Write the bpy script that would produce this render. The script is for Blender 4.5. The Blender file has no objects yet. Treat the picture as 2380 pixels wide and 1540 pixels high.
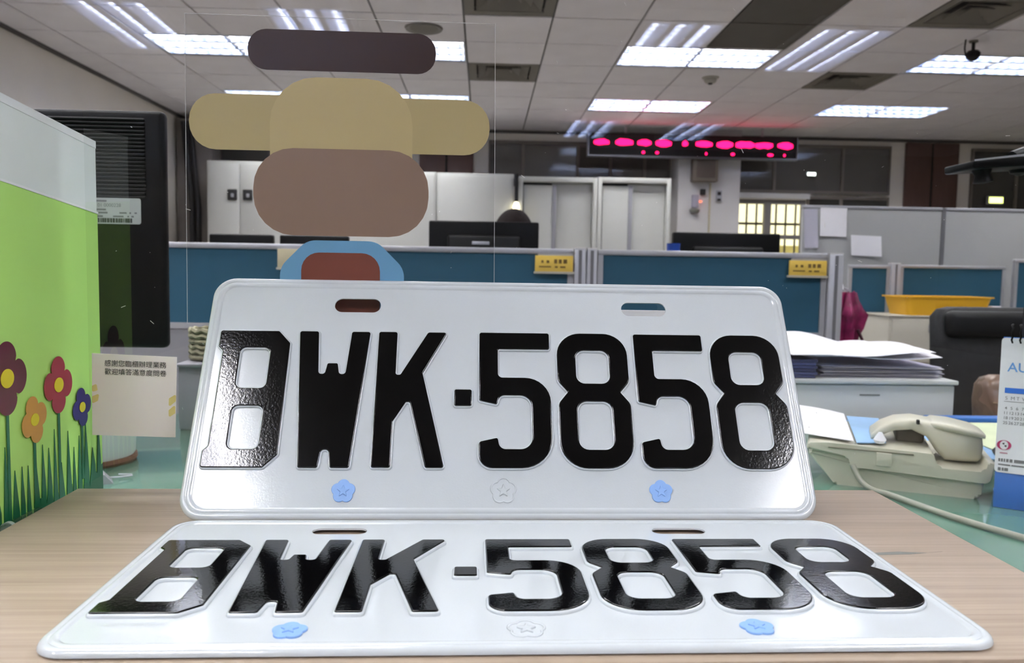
import bpy, bmesh, math, random
from mathutils import Vector, Matrix
random.seed(7)
PI = math.pi
sc = bpy.context.scene
COL = sc.collection
Z0 = 0.87                      # height of the wooden counter top above the floor; z below is given relative to it
CEIL = 1.867                   # ceiling above the counter top
DESK = -0.123                  # desk behind the screen, below the counter top
TH = math.radians(1.0)         # counter, plates and screen stand one degree off the room grid

# ------------------------------------------------------------------ camera
def cam_matrix(yaw, pitch, roll):
    cy, sy, cp, sp, cr, sr = math.cos(yaw), math.sin(yaw), math.cos(pitch), math.sin(pitch), math.cos(roll), math.sin(roll)
    A = Matrix(((1, 0, 0), (0, 0, -1), (0, 1, 0)))
    Ry = Matrix(((cy, 0, -sy), (0, 1, 0), (sy, 0, cy)))
    Rp = Matrix(((1, 0, 0), (0, cp, -sp), (0, sp, cp)))
    Rr = Matrix(((cr, -sr, 0), (sr, cr, 0), (0, 0, 1)))
    R = Rr @ Rp @ Ry @ A
    return Matrix((R[0], -R[1], -R[2])).transposed()
cd = bpy.data.cameras.new('camera'); cam = bpy.data.objects.new('camera', cd); COL.objects.link(cam)
cam.matrix_world = Matrix.Translation((0, 0, Z0 + 0.14678)) @ cam_matrix(math.radians(2.0282), math.radians(4.21545), math.radians(0.94519)).to_4x4()
cd.sensor_fit = 'HORIZONTAL'; cd.sensor_width = 36.0; cd.lens = 1856.34 / 2380 * 36.0
cd.clip_start = 0.01; cd.clip_end = 100
cd.dof.use_dof = True; cd.dof.focus_distance = 0.50; cd.dof.aperture_fstop = 19.0
sc.camera = cam
# ------------------------------------------------------------------ world (daylight, seen only through the far window), exposure
w = bpy.data.worlds.new('daylight'); sc.world = w; w.use_nodes = True
wn = w.node_tree.nodes; wn['Background'].inputs[0].default_value = (1.0, 0.90, 0.58, 1); wn['Background'].inputs[1].default_value = 0.9
TUBE = 30.0                    # radiance of the fluorescent tubes
sc.view_settings.view_transform = 'Standard'; sc.view_settings.look = 'None'
sc.view_settings.exposure = 1.27; sc.view_settings.gamma = 1.0; sc.view_settings.use_curve_mapping = False

# ------------------------------------------------------------------ materials
def srgb(r, g, b):
    f = lambda c: (c / 255 / 12.92) if c / 255 <= 0.04045 else ((c / 255 + 0.055) / 1.055) ** 2.4
    return (f(r), f(g), f(b), 1)
MATS = {}
def mat(name, rgb, rough=0.5, metal=0.0, spec=0.5, var=0.0, vscale=8.0, bump=0.0, bscale=200.0, stretch=(1, 1, 1), emit=0.0, coat=0.0, trans=0.0, alpha=1.0):
    if name in MATS: return MATS[name]
    m = bpy.data.materials.new(name); m.use_nodes = True
    nt = m.node_tree; b = nt.nodes['Principled BSDF']
    col = srgb(*rgb)
    b.inputs['Base Color'].default_value = col; b.inputs['Roughness'].default_value = rough
    b.inputs['Metallic'].default_value = metal; b.inputs['Specular IOR Level'].default_value = spec
    b.inputs['Coat Weight'].default_value = coat; b.inputs['Coat Roughness'].default_value = 0.05
    b.inputs['Transmission Weight'].default_value = trans; b.inputs['Alpha'].default_value = alpha
    if emit:
        b.inputs['Emission Color'].default_value = col; b.inputs['Emission Strength'].default_value = emit
    if var or bump:
        tc = nt.nodes.new('ShaderNodeTexCoord'); mp = nt.nodes.new('ShaderNodeMapping')
        mp.inputs['Scale'].default_value = stretch
        nt.links.new(tc.outputs['Object'], mp.inputs['Vector'])
        if var:
            n = nt.nodes.new('ShaderNodeTexNoise'); n.inputs['Scale'].default_value = vscale; n.inputs['Detail'].default_value = 5
            r = nt.nodes.new('ShaderNodeValToRGB')
            r.color_ramp.elements[0].position = 0.3; r.color_ramp.elements[1].position = 0.7
            r.color_ramp.elements[0].color = tuple(c * (1 - var) for c in col[:3]) + (1,)
            r.color_ramp.elements[1].color = tuple(min(1, c * (1 + var)) for c in col[:3]) + (1,)
            nt.links.new(mp.outputs[0], n.inputs['Vector']); nt.links.new(n.outputs['Fac'], r.inputs[0]); nt.links.new(r.outputs[0], b.inputs['Base Color'])
        if bump:
            n2 = nt.nodes.new('ShaderNodeTexNoise'); n2.inputs['Scale'].default_value = bscale; n2.inputs['Detail'].default_value = 2
            bp = nt.nodes.new('ShaderNodeBump'); bp.inputs['Strength'].default_value = bump; bp.inputs['Distance'].default_value = 0.2 / bscale
            nt.links.new(mp.outputs[0], n2.inputs['Vector']); nt.links.new(n2.outputs['Fac'], bp.inputs['Height']); nt.links.new(bp.outputs[0], b.inputs['Normal'])
    MATS[name] = m
    return m
def emis(name, rgb, strength):
    if name in MATS: return MATS[name]
    m = bpy.data.materials.new(name); m.use_nodes = True; nt = m.node_tree
    nt.nodes.remove(nt.nodes['Principled BSDF'])
    e = nt.nodes.new('ShaderNodeEmission'); e.inputs[0].default_value = srgb(*rgb); e.inputs[1].default_value = strength
    nt.links.new(e.outputs[0], nt.nodes['Material Output'].inputs[0]); MATS[name] = m
    return m
def clear_sheet(name, tint, refl, rough=0.0):
    # thin clear sheet: straight-through transmission plus a Fresnel mirror
    m = bpy.data.materials.new(name); m.use_nodes = True; nt = m.node_tree
    nt.nodes.remove(nt.nodes['Principled BSDF'])
    t = nt.nodes.new('ShaderNodeBsdfTransparent'); t.inputs[0].default_value = tint
    g = nt.nodes.new('ShaderNodeBsdfGlossy'); g.inputs['Roughness'].default_value = rough
    if refl <= 0:
        nt.links.new(t.outputs[0], nt.nodes['Material Output'].inputs[0]); return m
    geo = nt.nodes.new('ShaderNodeNewGeometry'); dot = nt.nodes.new('ShaderNodeVectorMath'); dot.operation = 'DOT_PRODUCT'
    nt.links.new(geo.outputs['Normal'], dot.inputs[0]); nt.links.new(geo.outputs['Incoming'], dot.inputs[1])
    ab = nt.nodes.new('ShaderNodeMath'); ab.operation = 'ABSOLUTE'; nt.links.new(dot.outputs['Value'], ab.inputs[0])
    om = nt.nodes.new('ShaderNodeMath'); om.operation = 'SUBTRACT'; om.inputs[0].default_value = 1.0; nt.links.new(ab.outputs[0], om.inputs[1])
    pw = nt.nodes.new('ShaderNodeMath'); pw.operation = 'POWER'; pw.inputs[1].default_value = 5.0; nt.links.new(om.outputs[0], pw.inputs[0])
    ma = nt.nodes.new('ShaderNodeMath'); ma.operation = 'MULTIPLY_ADD'; ma.inputs[1].default_value = 1 - refl; ma.inputs[2].default_value = refl
    nt.links.new(pw.outputs[0], ma.inputs[0])
    mx = nt.nodes.new('ShaderNodeMixShader'); nt.links.new(ma.outputs[0], mx.inputs[0]); nt.links.new(t.outputs[0], mx.inputs[1]); nt.links.new(g.outputs[0], mx.inputs[2])
    nt.links.new(mx.outputs[0], nt.nodes['Material Output'].inputs[0])
    return m
def wood_mat(name, c1, c2, axis_scale, rough=0.42):
    m = bpy.data.materials.new(name); m.use_nodes = True; nt = m.node_tree; b = nt.nodes['Principled BSDF']
    tc = nt.nodes.new('ShaderNodeTexCoord'); mp = nt.nodes.new('ShaderNodeMapping'); mp.inputs['Scale'].default_value = axis_scale
    nt.links.new(tc.outputs['Object'], mp.inputs['Vector'])
    n = nt.nodes.new('ShaderNodeTexNoise'); n.inputs['Scale'].default_value = 1.0; n.inputs['Detail'].default_value = 8; n.inputs['Roughness'].default_value = 0.62
    n2 = nt.nodes.new('ShaderNodeTexNoise'); n2.inputs['Scale'].default_value = 4.5; n2.inputs['Detail'].default_value = 3
    ad = nt.nodes.new('ShaderNodeMixRGB'); ad.blend_type = 'MIX'; ad.inputs[0].default_value = 0.35
    for k in (n, n2): nt.links.new(mp.outputs[0], k.inputs['Vector'])
    nt.links.new(n.outputs['Fac'], ad.inputs[1]); nt.links.new(n2.outputs['Fac'], ad.inputs[2])
    r = nt.nodes.new('ShaderNodeValToRGB'); r.color_ramp.elements[0].position = 0.33; r.color_ramp.elements[1].position = 0.66
    r.color_ramp.elements[0].color = srgb(*c1); r.color_ramp.elements[1].color = srgb(*c2)
    nt.links.new(ad.outputs[0], r.inputs[0]); nt.links.new(r.outputs[0], b.inputs['Base Color'])
    b.inputs['Roughness'].default_value = rough; b.inputs['Specular IOR Level'].default_value = 0.35
    MATS[name] = m
    return m
M_plate = mat('white plate film', (205, 212, 217), 0.10, bump=0.16, bscale=900, coat=0.3)
M_black = mat('black plate ink', (3, 3, 4), 0.085, bump=0.12, bscale=700)
M_bsticker = mat('pale blue sticker', (132, 172, 228), 0.35)
M_wood = wood_mat('light oak laminate', (144, 127, 110), (177, 161, 144), (2.2, 85, 60))
M_woodedge = wood_mat('oak edge band', (134, 104, 88), (160, 128, 110), (3, 60, 60))
M_teal = mat('teal desk mat', (92, 134, 118), 0.16, var=0.10, vscale=5, coat=0.5)
M_frame = mat('light grey aluminium', (176, 176, 182), 0.38, metal=0.25)
M_fabric = mat('teal partition fabric', (36, 84, 108), 0.85, var=0.10, vscale=3, bump=0.15, bscale=600)
M_grey = mat('grey laminate', (140, 139, 146), 0.5, var=0.03)
M_cab = mat('off white steel', (186, 186, 182), 0.38, var=0.02)
M_dark = mat('dark gap', (40, 40, 42), 0.6)
M_blackp = mat('black plastic', (7, 7, 9), 0.42, spec=.15)
M_blackp2 = mat('satin black plastic', (15, 15, 17), 0.5, spec=.3)
M_wall = mat('warm white wall paint', (234, 228, 219), 0.8, var=0.03, vscale=2)
M_white = mat('white paint', (216, 214, 214), 0.6)
M_paper = mat('white paper', (246, 244, 250), 0.8, var=0.02, vscale=30)
M_tile = mat('mineral fibre ceiling tile', (228, 224, 228), 0.9, var=0.04, vscale=4, bump=0.2, bscale=120)
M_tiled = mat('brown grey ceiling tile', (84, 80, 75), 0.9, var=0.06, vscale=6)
M_grid = mat('grey ceiling grid bar', (78, 76, 77), 0.6)
M_beige = mat('aged beige plastic', (206, 203, 184), 0.36, var=0.04, vscale=20)
M_beigeg = mat('dull beige steel', (188, 183, 170), 0.5)  # one even beige, greyer than the telephone plastic
M_brown = mat('dark brown door wood', (92, 66, 60), 0.5, var=0.08, vscale=4, stretch=(8, 8, 1))
M_dglass = mat('dark window glass', (58, 58, 58), 0.06, spec=0.8)
M_yellow = mat('yellow plastic', (236, 180, 40), 0.4)
M_ycard = mat('yellow card', (226, 190, 84), 0.6)
M_ink = mat('black print', (20, 20, 22), 0.7)
M_gink = mat('grey print', (120, 120, 122), 0.8)
M_blue = mat('blue card', (24, 98, 178), 0.5)
M_lblue = mat('light blue print', (92, 150, 214), 0.6)

# ------------------------------------------------------------------ helpers
def wloc(o):
    v = Vector((0, 0, 0))
    while o is not None:
        v += o.location; o = o.parent
    return v
def link(name, me, material=None, parent=None, loc=(0, 0, 0), local=False, rot=None):
    o = bpy.data.objects.new(name, me); COL.objects.link(o)
    if material is not None and not me.materials: me.materials.append(material)
    v = Vector(loc)
    if parent is not None:
        o.parent = parent
        o.location = v if local else v - wloc(parent)
    else:
        o.location = v
    if rot: o.rotation_euler = rot
    return o
def tag(o, label, cat, group=None, kind=None):
    o['label'] = label; o['category'] = cat
    if group: o['group'] = group
    if kind: o['kind'] = kind
    return o
def thing(name, label, cat, loc=(0, 0, 0), rotz=0.0, group=None):
    o = bpy.data.objects.new(name, None); COL.objects.link(o); o.empty_display_size = 0.02
    o.location = loc; o.rotation_euler = (0, 0, rotz)
    return tag(o, label, cat, group)
def finish(bm, smooth=True, angle=0.6):
    me = bpy.data.meshes.new('mesh')
    bmesh.ops.recalc_face_normals(bm, faces=bm.faces)
    bm.to_mesh(me); bm.free()
    if smooth:
        for p in me.polygons: p.use_smooth = True
        me.set_sharp_from_angle(angle=angle)
    return me
BOXC = {}
def box_me(sx, sy, sz, bev=0.0, seg=2):
    k = (round(sx, 5), round(sy, 5), round(sz, 5), bev, seg)
    bm = bmesh.new(); bmesh.ops.create_cube(bm, size=1.0)
    bmesh.ops.scale(bm, vec=(sx, sy, sz), verts=bm.verts)
    if bev: bmesh.ops.bevel(bm, geom=bm.edges[:], offset=bev, segments=seg, affect='EDGES', profile=0.5)
    return finish(bm, smooth=bool(bev))
def box(name, material, parent, x0, x1, y0, y1, z0, z1, bev=0.0, local=False, seg=2):
    """a box given by its extents (absolute z already includes Z0 when built with A())"""
    me = box_me(x1 - x0, y1 - y0, z1 - z0, bev, seg); me.materials.append(material)
    return link(name, me, None, parent, ((x0 + x1) / 2, (y0 + y1) / 2, (z0 + z1) / 2), local)
def rbox(name, material, parent, x0, x1, y0, y1, z0, z1, bev=0.0, seg=2):      # z relative to the counter top
    return box(name, material, parent, x0, x1, y0, y1, z0 + Z0, z1 + Z0, bev, False, seg)
def fillet(pts, rads, n=5):
    """round the corners of a closed 2D polygon"""
    out = []; N = len(pts)
    if not hasattr(rads, '__len__'): rads = [rads] * N
    for i in range(N):
        p = Vector(pts[i]); a = Vector(pts[i - 1]) - p; b = Vector(pts[(i + 1) % N]) - p
        r = rads[i]; la, lb = a.length, b.length
        if r <= 0 or la < 1e-9 or lb < 1e-9: out.append(tuple(p)); continue
        a.normalize(); b.normalize()
        ang = math.acos(max(-1, min(1, a.dot(b))))
        if ang > PI - 0.02 or ang < 0.02: out.append(tuple(p)); continue
        d = min(r / math.tan(ang / 2), la * 0.49, lb * 0.49); rr = d * math.tan(ang / 2)
        t1 = p + a * d; t2 = p + b * d
        c = p + (a + b).normalized() * (rr / math.sin(ang / 2))
        v1 = t1 - c; v2 = t2 - c
        a1 = math.atan2(v1.y, v1.x); a2 = math.atan2(v2.y, v2.x); da = a2 - a1
        while da > PI: da -= 2 * PI
        while da < -PI: da += 2 * PI
        for k in range(n + 1):
            t = a1 + da * k / n
            out.append((c.x + rr * math.cos(t), c.y + rr * math.sin(t)))
    return out
def rrect(x0, x1, y0, y1, r, n=6): return fillet([(x0, y0), (x1, y0), (x1, y1), (x0, y1)], r, n)
def ellipse(cx, cy, rx, ry, n=40): return [(cx + rx * math.cos(2 * PI * i / n), cy + ry * math.sin(2 * PI * i / n)) for i in range(n)]
def flat_tops(me):
    for p in me.polygons:
        if abs(p.normal.z) > .9995: p.use_smooth = False
def curve_me(loops, extrude, bevel=0.0, offset=0.0, res=2):
    """filled, extruded and bevelled outline(s) in the xy plane -> mesh"""
    cu = bpy.data.curves.new('outline', 'CURVE'); cu.dimensions = '2D'; cu.fill_mode = 'BOTH'
    cu.extrude = extrude; cu.bevel_depth = bevel; cu.bevel_resolution = res; cu.offset = offset
    for lp in loops:
        sp = cu.splines.new('POLY'); sp.points.add(len(lp) - 1)
        for p, q in zip(sp.points, lp): p.co = (q[0], q[1], 0, 1)
        sp.use_cyclic_u = True
    o = bpy.data.objects.new('tmp', cu); COL.objects.link(o)
    me = bpy.data.meshes.new_from_object(o.evaluated_get(bpy.context.evaluated_depsgraph_get()))
    bpy.data.objects.remove(o); bpy.data.curves.remove(cu)
    for p in me.polygons: p.use_smooth = True
    me.set_sharp_from_angle(angle=0.7); me.materials.clear(); flat_tops(me)
    return me
def xz(me):
    """turn an xy-plane mesh so it stands in the xz plane facing -y"""
    me.transform(Matrix.Rotation(PI / 2, 4, 'X')); return me
def text_me(body, size, extrude=0.0, offset=0.0, align='LEFT', spacing=1.0):
    cu = bpy.data.curves.new('text', 'FONT'); cu.body = body; cu.size = size; cu.extrude = extrude; cu.offset = offset
    cu.align_x = align; cu.space_character = spacing
    o = bpy.data.objects.new('tmp', cu); COL.objects.link(o)
    me = bpy.data.meshes.new_from_object(o.evaluated_get(bpy.context.evaluated_depsgraph_get()))
    bpy.data.objects.remove(o); bpy.data.curves.remove(cu); me.materials.clear()
    return me
def tube_me(pts, r, n=10, caps=True):
    pts = [Vector(p) for p in pts]; bm = bmesh.new(); rings = []
    rr = r if hasattr(r, '__len__') else [r] * len(pts)
    up = Vector((0, 0, 1)); prev = None
    for i, p in enumerate(pts):
        d = (pts[min(i + 1, len(pts) - 1)] - pts[max(i - 1, 0)]).normalized()
        if prev is None:
            s = d.cross(up)
            if s.length < 0.05: s = d.cross(Vector((1, 0, 0)))
        else:
            s = prev - d * prev.dot(d)
        s.normalize(); prev = s; t = d.cross(s)
        rings.append([bm.verts.new(p + (s * math.cos(2 * PI * k / n) + t * math.sin(2 * PI * k / n)) * rr[i]) for k in range(n)])
    for a, b in zip(rings, rings[1:]):
        for k in range(n): bm.faces.new((a[k], a[(k + 1) % n], b[(k + 1) % n], b[k]))
    if caps: bm.faces.new(rings[0][::-1]); bm.faces.new(rings[-1])
    return finish(bm, angle=0.9)
def lathe_me(prof, n=32):
    bm = bmesh.new(); rings = []
    for r, z in prof:
        rings.append([bm.verts.new((max(r, 1e-5) * math.cos(2 * PI * k / n), max(r, 1e-5) * math.sin(2 * PI * k / n), z)) for k in range(n)])
    for a, b in zip(rings, rings[1:]):
        for k in range(n): bm.faces.new((a[k], a[(k + 1) % n], b[(k + 1) % n], b[k]))
    bmesh.ops.remove_doubles(bm, verts=bm.verts, dist=1e-6)
    return finish(bm, angle=0.7)
def loft_me(rings, closed_ends=True, angle=0.6):
    """skin consecutive closed rings of equal length"""
    bm = bmesh.new(); R = [[bm.verts.new(p) for p in r] for r in rings]; n = len(rings[0])
    for a, b in zip(R, R[1:]):
        for k in range(n): bm.faces.new((a[k], a[(k + 1) % n], b[(k + 1) % n], b[k]))
    if closed_ends:
        bm.faces.new(R[0][::-1]); bm.faces.new(R[-1])
    return finish(bm, angle=angle)
def prism_me(loop, y0, y1, bev=0.0):
    """a closed xz outline extruded along y"""
    bm = bmesh.new()
    a = [bm.verts.new((p[0], y0, p[1])) for p in loop]; b = [bm.verts.new((p[0], y1, p[1])) for p in loop]
    n = len(loop)
    for k in range(n): bm.faces.new((a[k], a[(k + 1) % n], b[(k + 1) % n], b[k]))
    f1 = bm.faces.new(a[::-1]); f2 = bm.faces.new(b)
    if bev: bmesh.ops.bevel(bm, geom=list(f1.edges) + list(f2.edges), offset=bev, segments=3, affect='EDGES', profile=0.5)
    return finish(bm, angle=0.5)
def solid(bm, thickness):
    bm.normal_update(); bmesh.ops.solidify(bm, geom=bm.faces[:], thickness=thickness)
def structure(o): o['kind'] = 'structure'; return o

# ================================================================== THE ROOM
YB = 9.88                                                    # back wall
XL, XR, YF = -3.50, 7.20, -10.5
floor = structure(box('floor', mat('pale floor tile', (128, 124, 118), 0.4, var=0.05, vscale=2), None, XL - .1, XR + .1, YF, YB + .1, -0.10, 0.0))
ceiling = structure(rbox('ceiling', mat('ceiling board', (150, 147, 148), 0.9), None, XL - .1, XR + .1, YF, YB + .1, CEIL + .10, CEIL + .16))
structure(box('wall_left', M_wall, None, XL - .12, XL, .45, YB + .1, 0, Z0 + CEIL + .10))
structure(box('wall_right', M_wall, None, XR, XR + .12, .45, YB + .1, 0, Z0 + CEIL + .10))
M_hall = mat('darkened hall wall', (62, 57, 53), 0.7)  # unseen hall walls, coloured dark to weaken their reflection in the screen
structure(box('wall_hall_left', M_hall, None, XL - .12, XL, YF, .449, 0, Z0 + CEIL + .10)); structure(box('wall_hall_right', M_hall, None, XR, XR + .12, YF, .449, 0, Z0 + CEIL + .10))
structure(box('wall_front', M_hall, None, XL, XR, YF - .12, YF, 0, Z0 + CEIL + .10))
# back wall with one real opening for the daylight window
WX0, WX1, WZ0, WZ1 = 3.06, 3.98, -0.05, 1.10
bm = bmesh.new()
for (x0, x1, z0, z1) in ((XL, WX0, -Z0, CEIL + .1), (WX1, XR, -Z0, CEIL + .1), (WX0, WX1, -Z0, WZ0), (WX0, WX1, WZ1, CEIL + .1)):
    r = bmesh.ops.create_cube(bm, size=1.0)
    bmesh.ops.scale(bm, vec=(x1 - x0, .12, z1 - z0), verts=r['verts'])
    bmesh.ops.translate(bm, vec=((x0 + x1) / 2, YB + .06, (z0 + z1) / 2 + Z0), verts=r['verts'])
structure(link('wall_back', finish(bm, False), M_wall))

# ceiling tiles and grid bars (office side, the part in view), lamps and vents take cells of the same grid
GX, GY, CX0, CY0 = 0.605, 0.615, 1.045 - 8 * 0.605, 5.52 - 0.615
lamp_cells, vent_cells, dark_cells = set(), set(), set()
LAMPS = []                                                   # (x index, y index)
for iy in (2, 5):
    for ix in (2, 4, 8, 12): LAMPS.append((ix, iy)); lamp_cells |= {(ix, iy), (ix + 1, iy)}
VENTS = [(6, 0), (6, 3), (11, 3), (11, 0)]
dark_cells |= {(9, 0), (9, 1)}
tile_me = box_me(GX - .014, GY - .014, .015); tile_me.materials.append(M_tile)
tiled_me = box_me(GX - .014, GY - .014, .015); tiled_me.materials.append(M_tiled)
for iy in range(8):
    for ix in range(18):
        if (ix, iy) in lamp_cells or (ix, iy) in VENTS: continue
        cx = CX0 + (ix + .5) * GX; cy = CY0 + (iy + .5) * GY
        if cx < XL + .1 - GX / 2: continue
        me = tile_me
        if cx - GX / 2 < XL:                                  # the cut tile along the wall
            x0 = XL + .004; me = box_me(cx + GX / 2 - .007 - x0, GY - .014, .015); me.materials.append(M_tile); cx = (x0 + cx + GX / 2 - .007) / 2
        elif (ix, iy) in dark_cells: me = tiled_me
        link('ceiling_tile', me, None, ceiling, (cx, cy, Z0 + CEIL + .0075))
rail_x = box_me(XR - XL - .02, .022, .02); rail_x.materials.append(M_grid)
rail_y = box_me(.022, 8 * GY, .02); rail_y.materials.append(M_grid)
for iy in range(9): link('grid_bar', rail_x, None, ceiling, ((XL + XR) / 2, CY0 + iy * GY, Z0 + CEIL + .022))
for ix in range(18):
    x = CX0 + ix * GX
    if x > XL + .05: link('grid_bar', rail_y, None, ceiling, (x, CY0 + 4 * GY, Z0 + CEIL + .022))
structure(rbox('trim_1', mat('dark wall angle', (84, 80, 80), .7), None, XL, XL + .03, CY0, YB, CEIL - .025, CEIL + .0))
structure(rbox('trim_2', mat('dark wall angle', (84, 80, 80), .7), None, XL + .03, XR, YB - .03, YB, CEIL - .03, CEIL + .0))

# ------------------------------------------------------------------ fluorescent ceiling lights
M_tube = emis('fluorescent tube', (255, 252, 248), TUBE)
M_tube_hall = emis('boosted hall tube', (255, 250, 246), TUBE * 2.05)  # hall tubes boosted above the office ones to brighten card and standing plate
M_reflector = mat('white lamp reflector', (225, 228, 235), 0.35)
M_louv = mat('bright aluminium louvre', (150, 160, 184), 0.25, metal=0.9)
LW, LD, LH = 2 * GX - .02, GY - .02, .085
def lamp_meshes():
    bm = bmesh.new()                                         # open tray
    def bx(x0, x1, y0, y1, z0, z1):
        r = bmesh.ops.create_cube(bm, size=1.0); bmesh.ops.scale(bm, vec=(x1 - x0, y1 - y0, z1 - z0), verts=r['verts'])
        bmesh.ops.translate(bm, vec=((x0 + x1) / 2, (y0 + y1) / 2, (z0 + z1) / 2), verts=r['verts'])
    t = .012
    bx(-LW / 2, LW / 2, -LD / 2, LD / 2, LH - t, LH)
    bx(-LW / 2, LW / 2, -LD / 2, -LD / 2 + t, 0, LH - t); bx(-LW / 2, LW / 2, LD / 2 - t, LD / 2, 0, LH - t)
    bx(-LW / 2, -LW / 2 + t, -LD / 2 + t, LD / 2 - t, 0, LH - t); bx(LW / 2 - t, LW / 2, -LD / 2 + t, LD / 2 - t, 0, LH - t)
    housing = finish(bm, False); housing.materials.append(M_reflector)
    tube = tube_me([(-LW / 2 + .03, 0, 0), (LW / 2 - .03, 0, 0)], .014, 8); tube.materials.append(M_tube)
    blade = box_me(.006, LD - .03, .040); blade.materials.append(M_louv)
    # curved long reflector rail between the tubes: inverted V
    rail = prism_me([(-.022, .0), (.022, .0), (.004, .034), (-.004, .034)], -LW / 2 + .014, LW / 2 - .014)
    rail.transform(Matrix.Rotation(PI / 2, 4, 'Z')); rail.materials.append(M_louv)
    tube2 = tube.copy(); tube2.materials.clear(); tube2.materials.append(M_tube_hall)
    return housing, tube, blade, rail, tube2
LM = lamp_meshes()
def ceiling_light(cx, cy, label, rotz=0.0, group=None, tube=1):
    t = thing('ceiling_light', label, 'ceiling light', (cx, cy, Z0 + CEIL), rotz, group)
    link('housing', LM[0], None, t, (0, 0, .003), True)
    for k in (-1, 0, 1): link('tube', LM[tube], None, t, (0, k * .185, .046), True)
    for k in (-.0925, .0925, -.272, .272): link('louvre_rail', LM[3], None, t, (0, k, .004), True)
    for k in range(13): link('louvre_blade', LM[2], None, t, (-LW / 2 + .04 + k * (LW - .08) / 12, 0, .0215), True)
    return t
LBL = {(2, 2): 'louvred ceiling light of the nearer row, closest to the left wall',
       (4, 2): 'louvred ceiling light of the nearer row, second from the left wall',
       (8, 2): 'louvred ceiling light of the nearer row beside the dark ceiling tiles',
       (12, 2): 'louvred ceiling light of the nearer row under the ceiling camera, cut by the right edge',
       (2, 5): 'louvred ceiling light of the farther row, closest to the left wall',
       (4, 5): 'louvred ceiling light of the farther row, second from the left wall',
       (8, 5): 'small-looking louvred ceiling light just above the red display board',
       (12, 5): 'louvred ceiling light of the farther row, right of the red display board'}
def cell_x(ix): return CX0 + (ix + 1) * GX
def cell_y(iy): return CY0 + (iy + .5) * GY
for ix, iy in LAMPS: ceiling_light(cell_x(ix), cell_y(iy), LBL[(ix, iy)], 0, 'louvred ceiling lights of the office')
for iy in (-1, -4, -7):                                          # unseen lights added along the same grid to brighten desks and counter
    for ix, cl in ((2, 'far left'), (4, 'mid left'), (8, 'mid right'), (12, 'far right')): ceiling_light(cell_x(ix), cell_y(iy), 'added louvred ceiling light, unseen above the frame over the %s desks, %s' % ({-1: 'farther', -4: 'middle', -7: 'counter-side'}[iy], cl), 0, 'added louvred ceiling lights above the frame')
for b, rw in ((-1.42, 'nearest'), (-5.02, 'middle'), (-8.55, 'farthest')):
    for a, cl in ((-2.36, 'outer left'), (-1.06, 'inner left'), (1.55, 'inner right'), (2.78, 'outer right')):
        ceiling_light(a, b, 'public hall ceiling light behind the camera, %s row, %s, mirrored in the screen' % (rw, cl), PI / 2, 'public hall lights behind the camera', 4)

# ------------------------------------------------------------------ air vents, detector, camera, speaker on the ceiling
M_vent = mat('dusty vent', (112, 107, 98), 0.7); M_ventd = mat('vent dark', (46, 44, 42), 0.8)
VL = ['square ceiling air vent at the top centre edge of the picture', 'small square ceiling air vent left of the middle lamps', 'square ceiling air vent between the two right-hand lamps', 'large square ceiling air vent at the top right by the ceiling camera']
for (ix, iy), lb in zip(VENTS, VL):
    cx, cy = CX0 + (ix + .5) * GX, CY0 + (iy + .5) * GY
    t = thing('ceiling_vent', lb, 'air vent', (cx, cy, Z0 + CEIL), 0, 'ceiling air vents')
    link('backing', box_me(GX - .02, GY - .02, .01), M_ventd, t, (0, 0, .06), True)
    for s in (1.0, .74, .5, .28):                            # nested flared louvre frames
        a = GX / 2 * s - .008; b = a - .065; bm = bmesh.new()
        lo = [bm.verts.new(p) for p in ((-a, -a, 0), (a, -a, 0), (a, a, 0), (-a, a, 0))]
        hi = [bm.verts.new(p) for p in ((-b, -b, .045), (b, -b, .045), (b, b, .045), (-b, b, .045))] if s < 1 else [bm.verts.new(p) for p in ((-b, -b, .004), (b, -b, .004), (b, b, .004), (-b, b, .004))]
        for k in range(4): bm.faces.new((lo[k], lo[(k + 1) % 4], hi[(k + 1) % 4], hi[k]))
        solid(bm, .004)
        link('louvre_frame', finish(bm, False), M_vent, t, (0, 0, .004 + (1 - s) * .012), True)
t = thing('smoke_detector', 'round smoke detector on the ceiling between the lamps', 'smoke detector', (1.94, 7.03, Z0 + CEIL))
link('body', lathe_me([(.0, -.05), (.04, -.048), (.055, -.03), (.05, -.012), (.07, -.01), (.075, 0), (0, 0)], 24), mat('aged white plastic', (170, 166, 156), .5), t, (0, 0, 0), True)
link('sensor', lathe_me([(.0, -.062), (.018, -.06), (.02, -.045), (0, -.045)], 16), M_ventd, t, (0, 0, 0), True)
t = thing('ceiling_speaker', 'oval-looking grey round ceiling speaker above the window decal', 'speaker', (-.455, 5.832, Z0 + CEIL))
link('rim', lathe_me([(.10, -.004), (.13, -.012), (.135, 0), (.10, 0)], 32), mat('grey metal trim', (120, 116, 112), .5), t, (0, 0, 0), True)
link('grille', lathe_me([(0, -.006), (.10, -.006), (.10, 0), (0, 0)], 32), M_vent, t, (0, 0, 0), True)
t = thing('security_camera', 'dark dome security camera hanging from the ceiling at right', 'camera', (3.50, 5.78, Z0 + CEIL))
link('stem', tube_me([(0, 0, 0), (0, 0, -.07)], .012), M_blackp2, t, (0, 0, 0), True)
link('mount', lathe_me([(0, 0), (.03, 0), (.03, -.012), (0, -.012)], 20), M_vent, t, (0, 0, 0), True)
link('dome', lathe_me([(0, -.07), (.035, -.072), (.05, -.09), (.045, -.12), (.02, -.14), (0, -.143)], 24), M_blackp, t, (0, 0, 0), True)
link('cable', tube_me([(-.07, -.02, 0), (-.075, -.02, -.06), (-.06, -.01, -.11), (-.03, 0, -.12)], .006), M_blackp2, t, (0, 0, 0), True)

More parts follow.
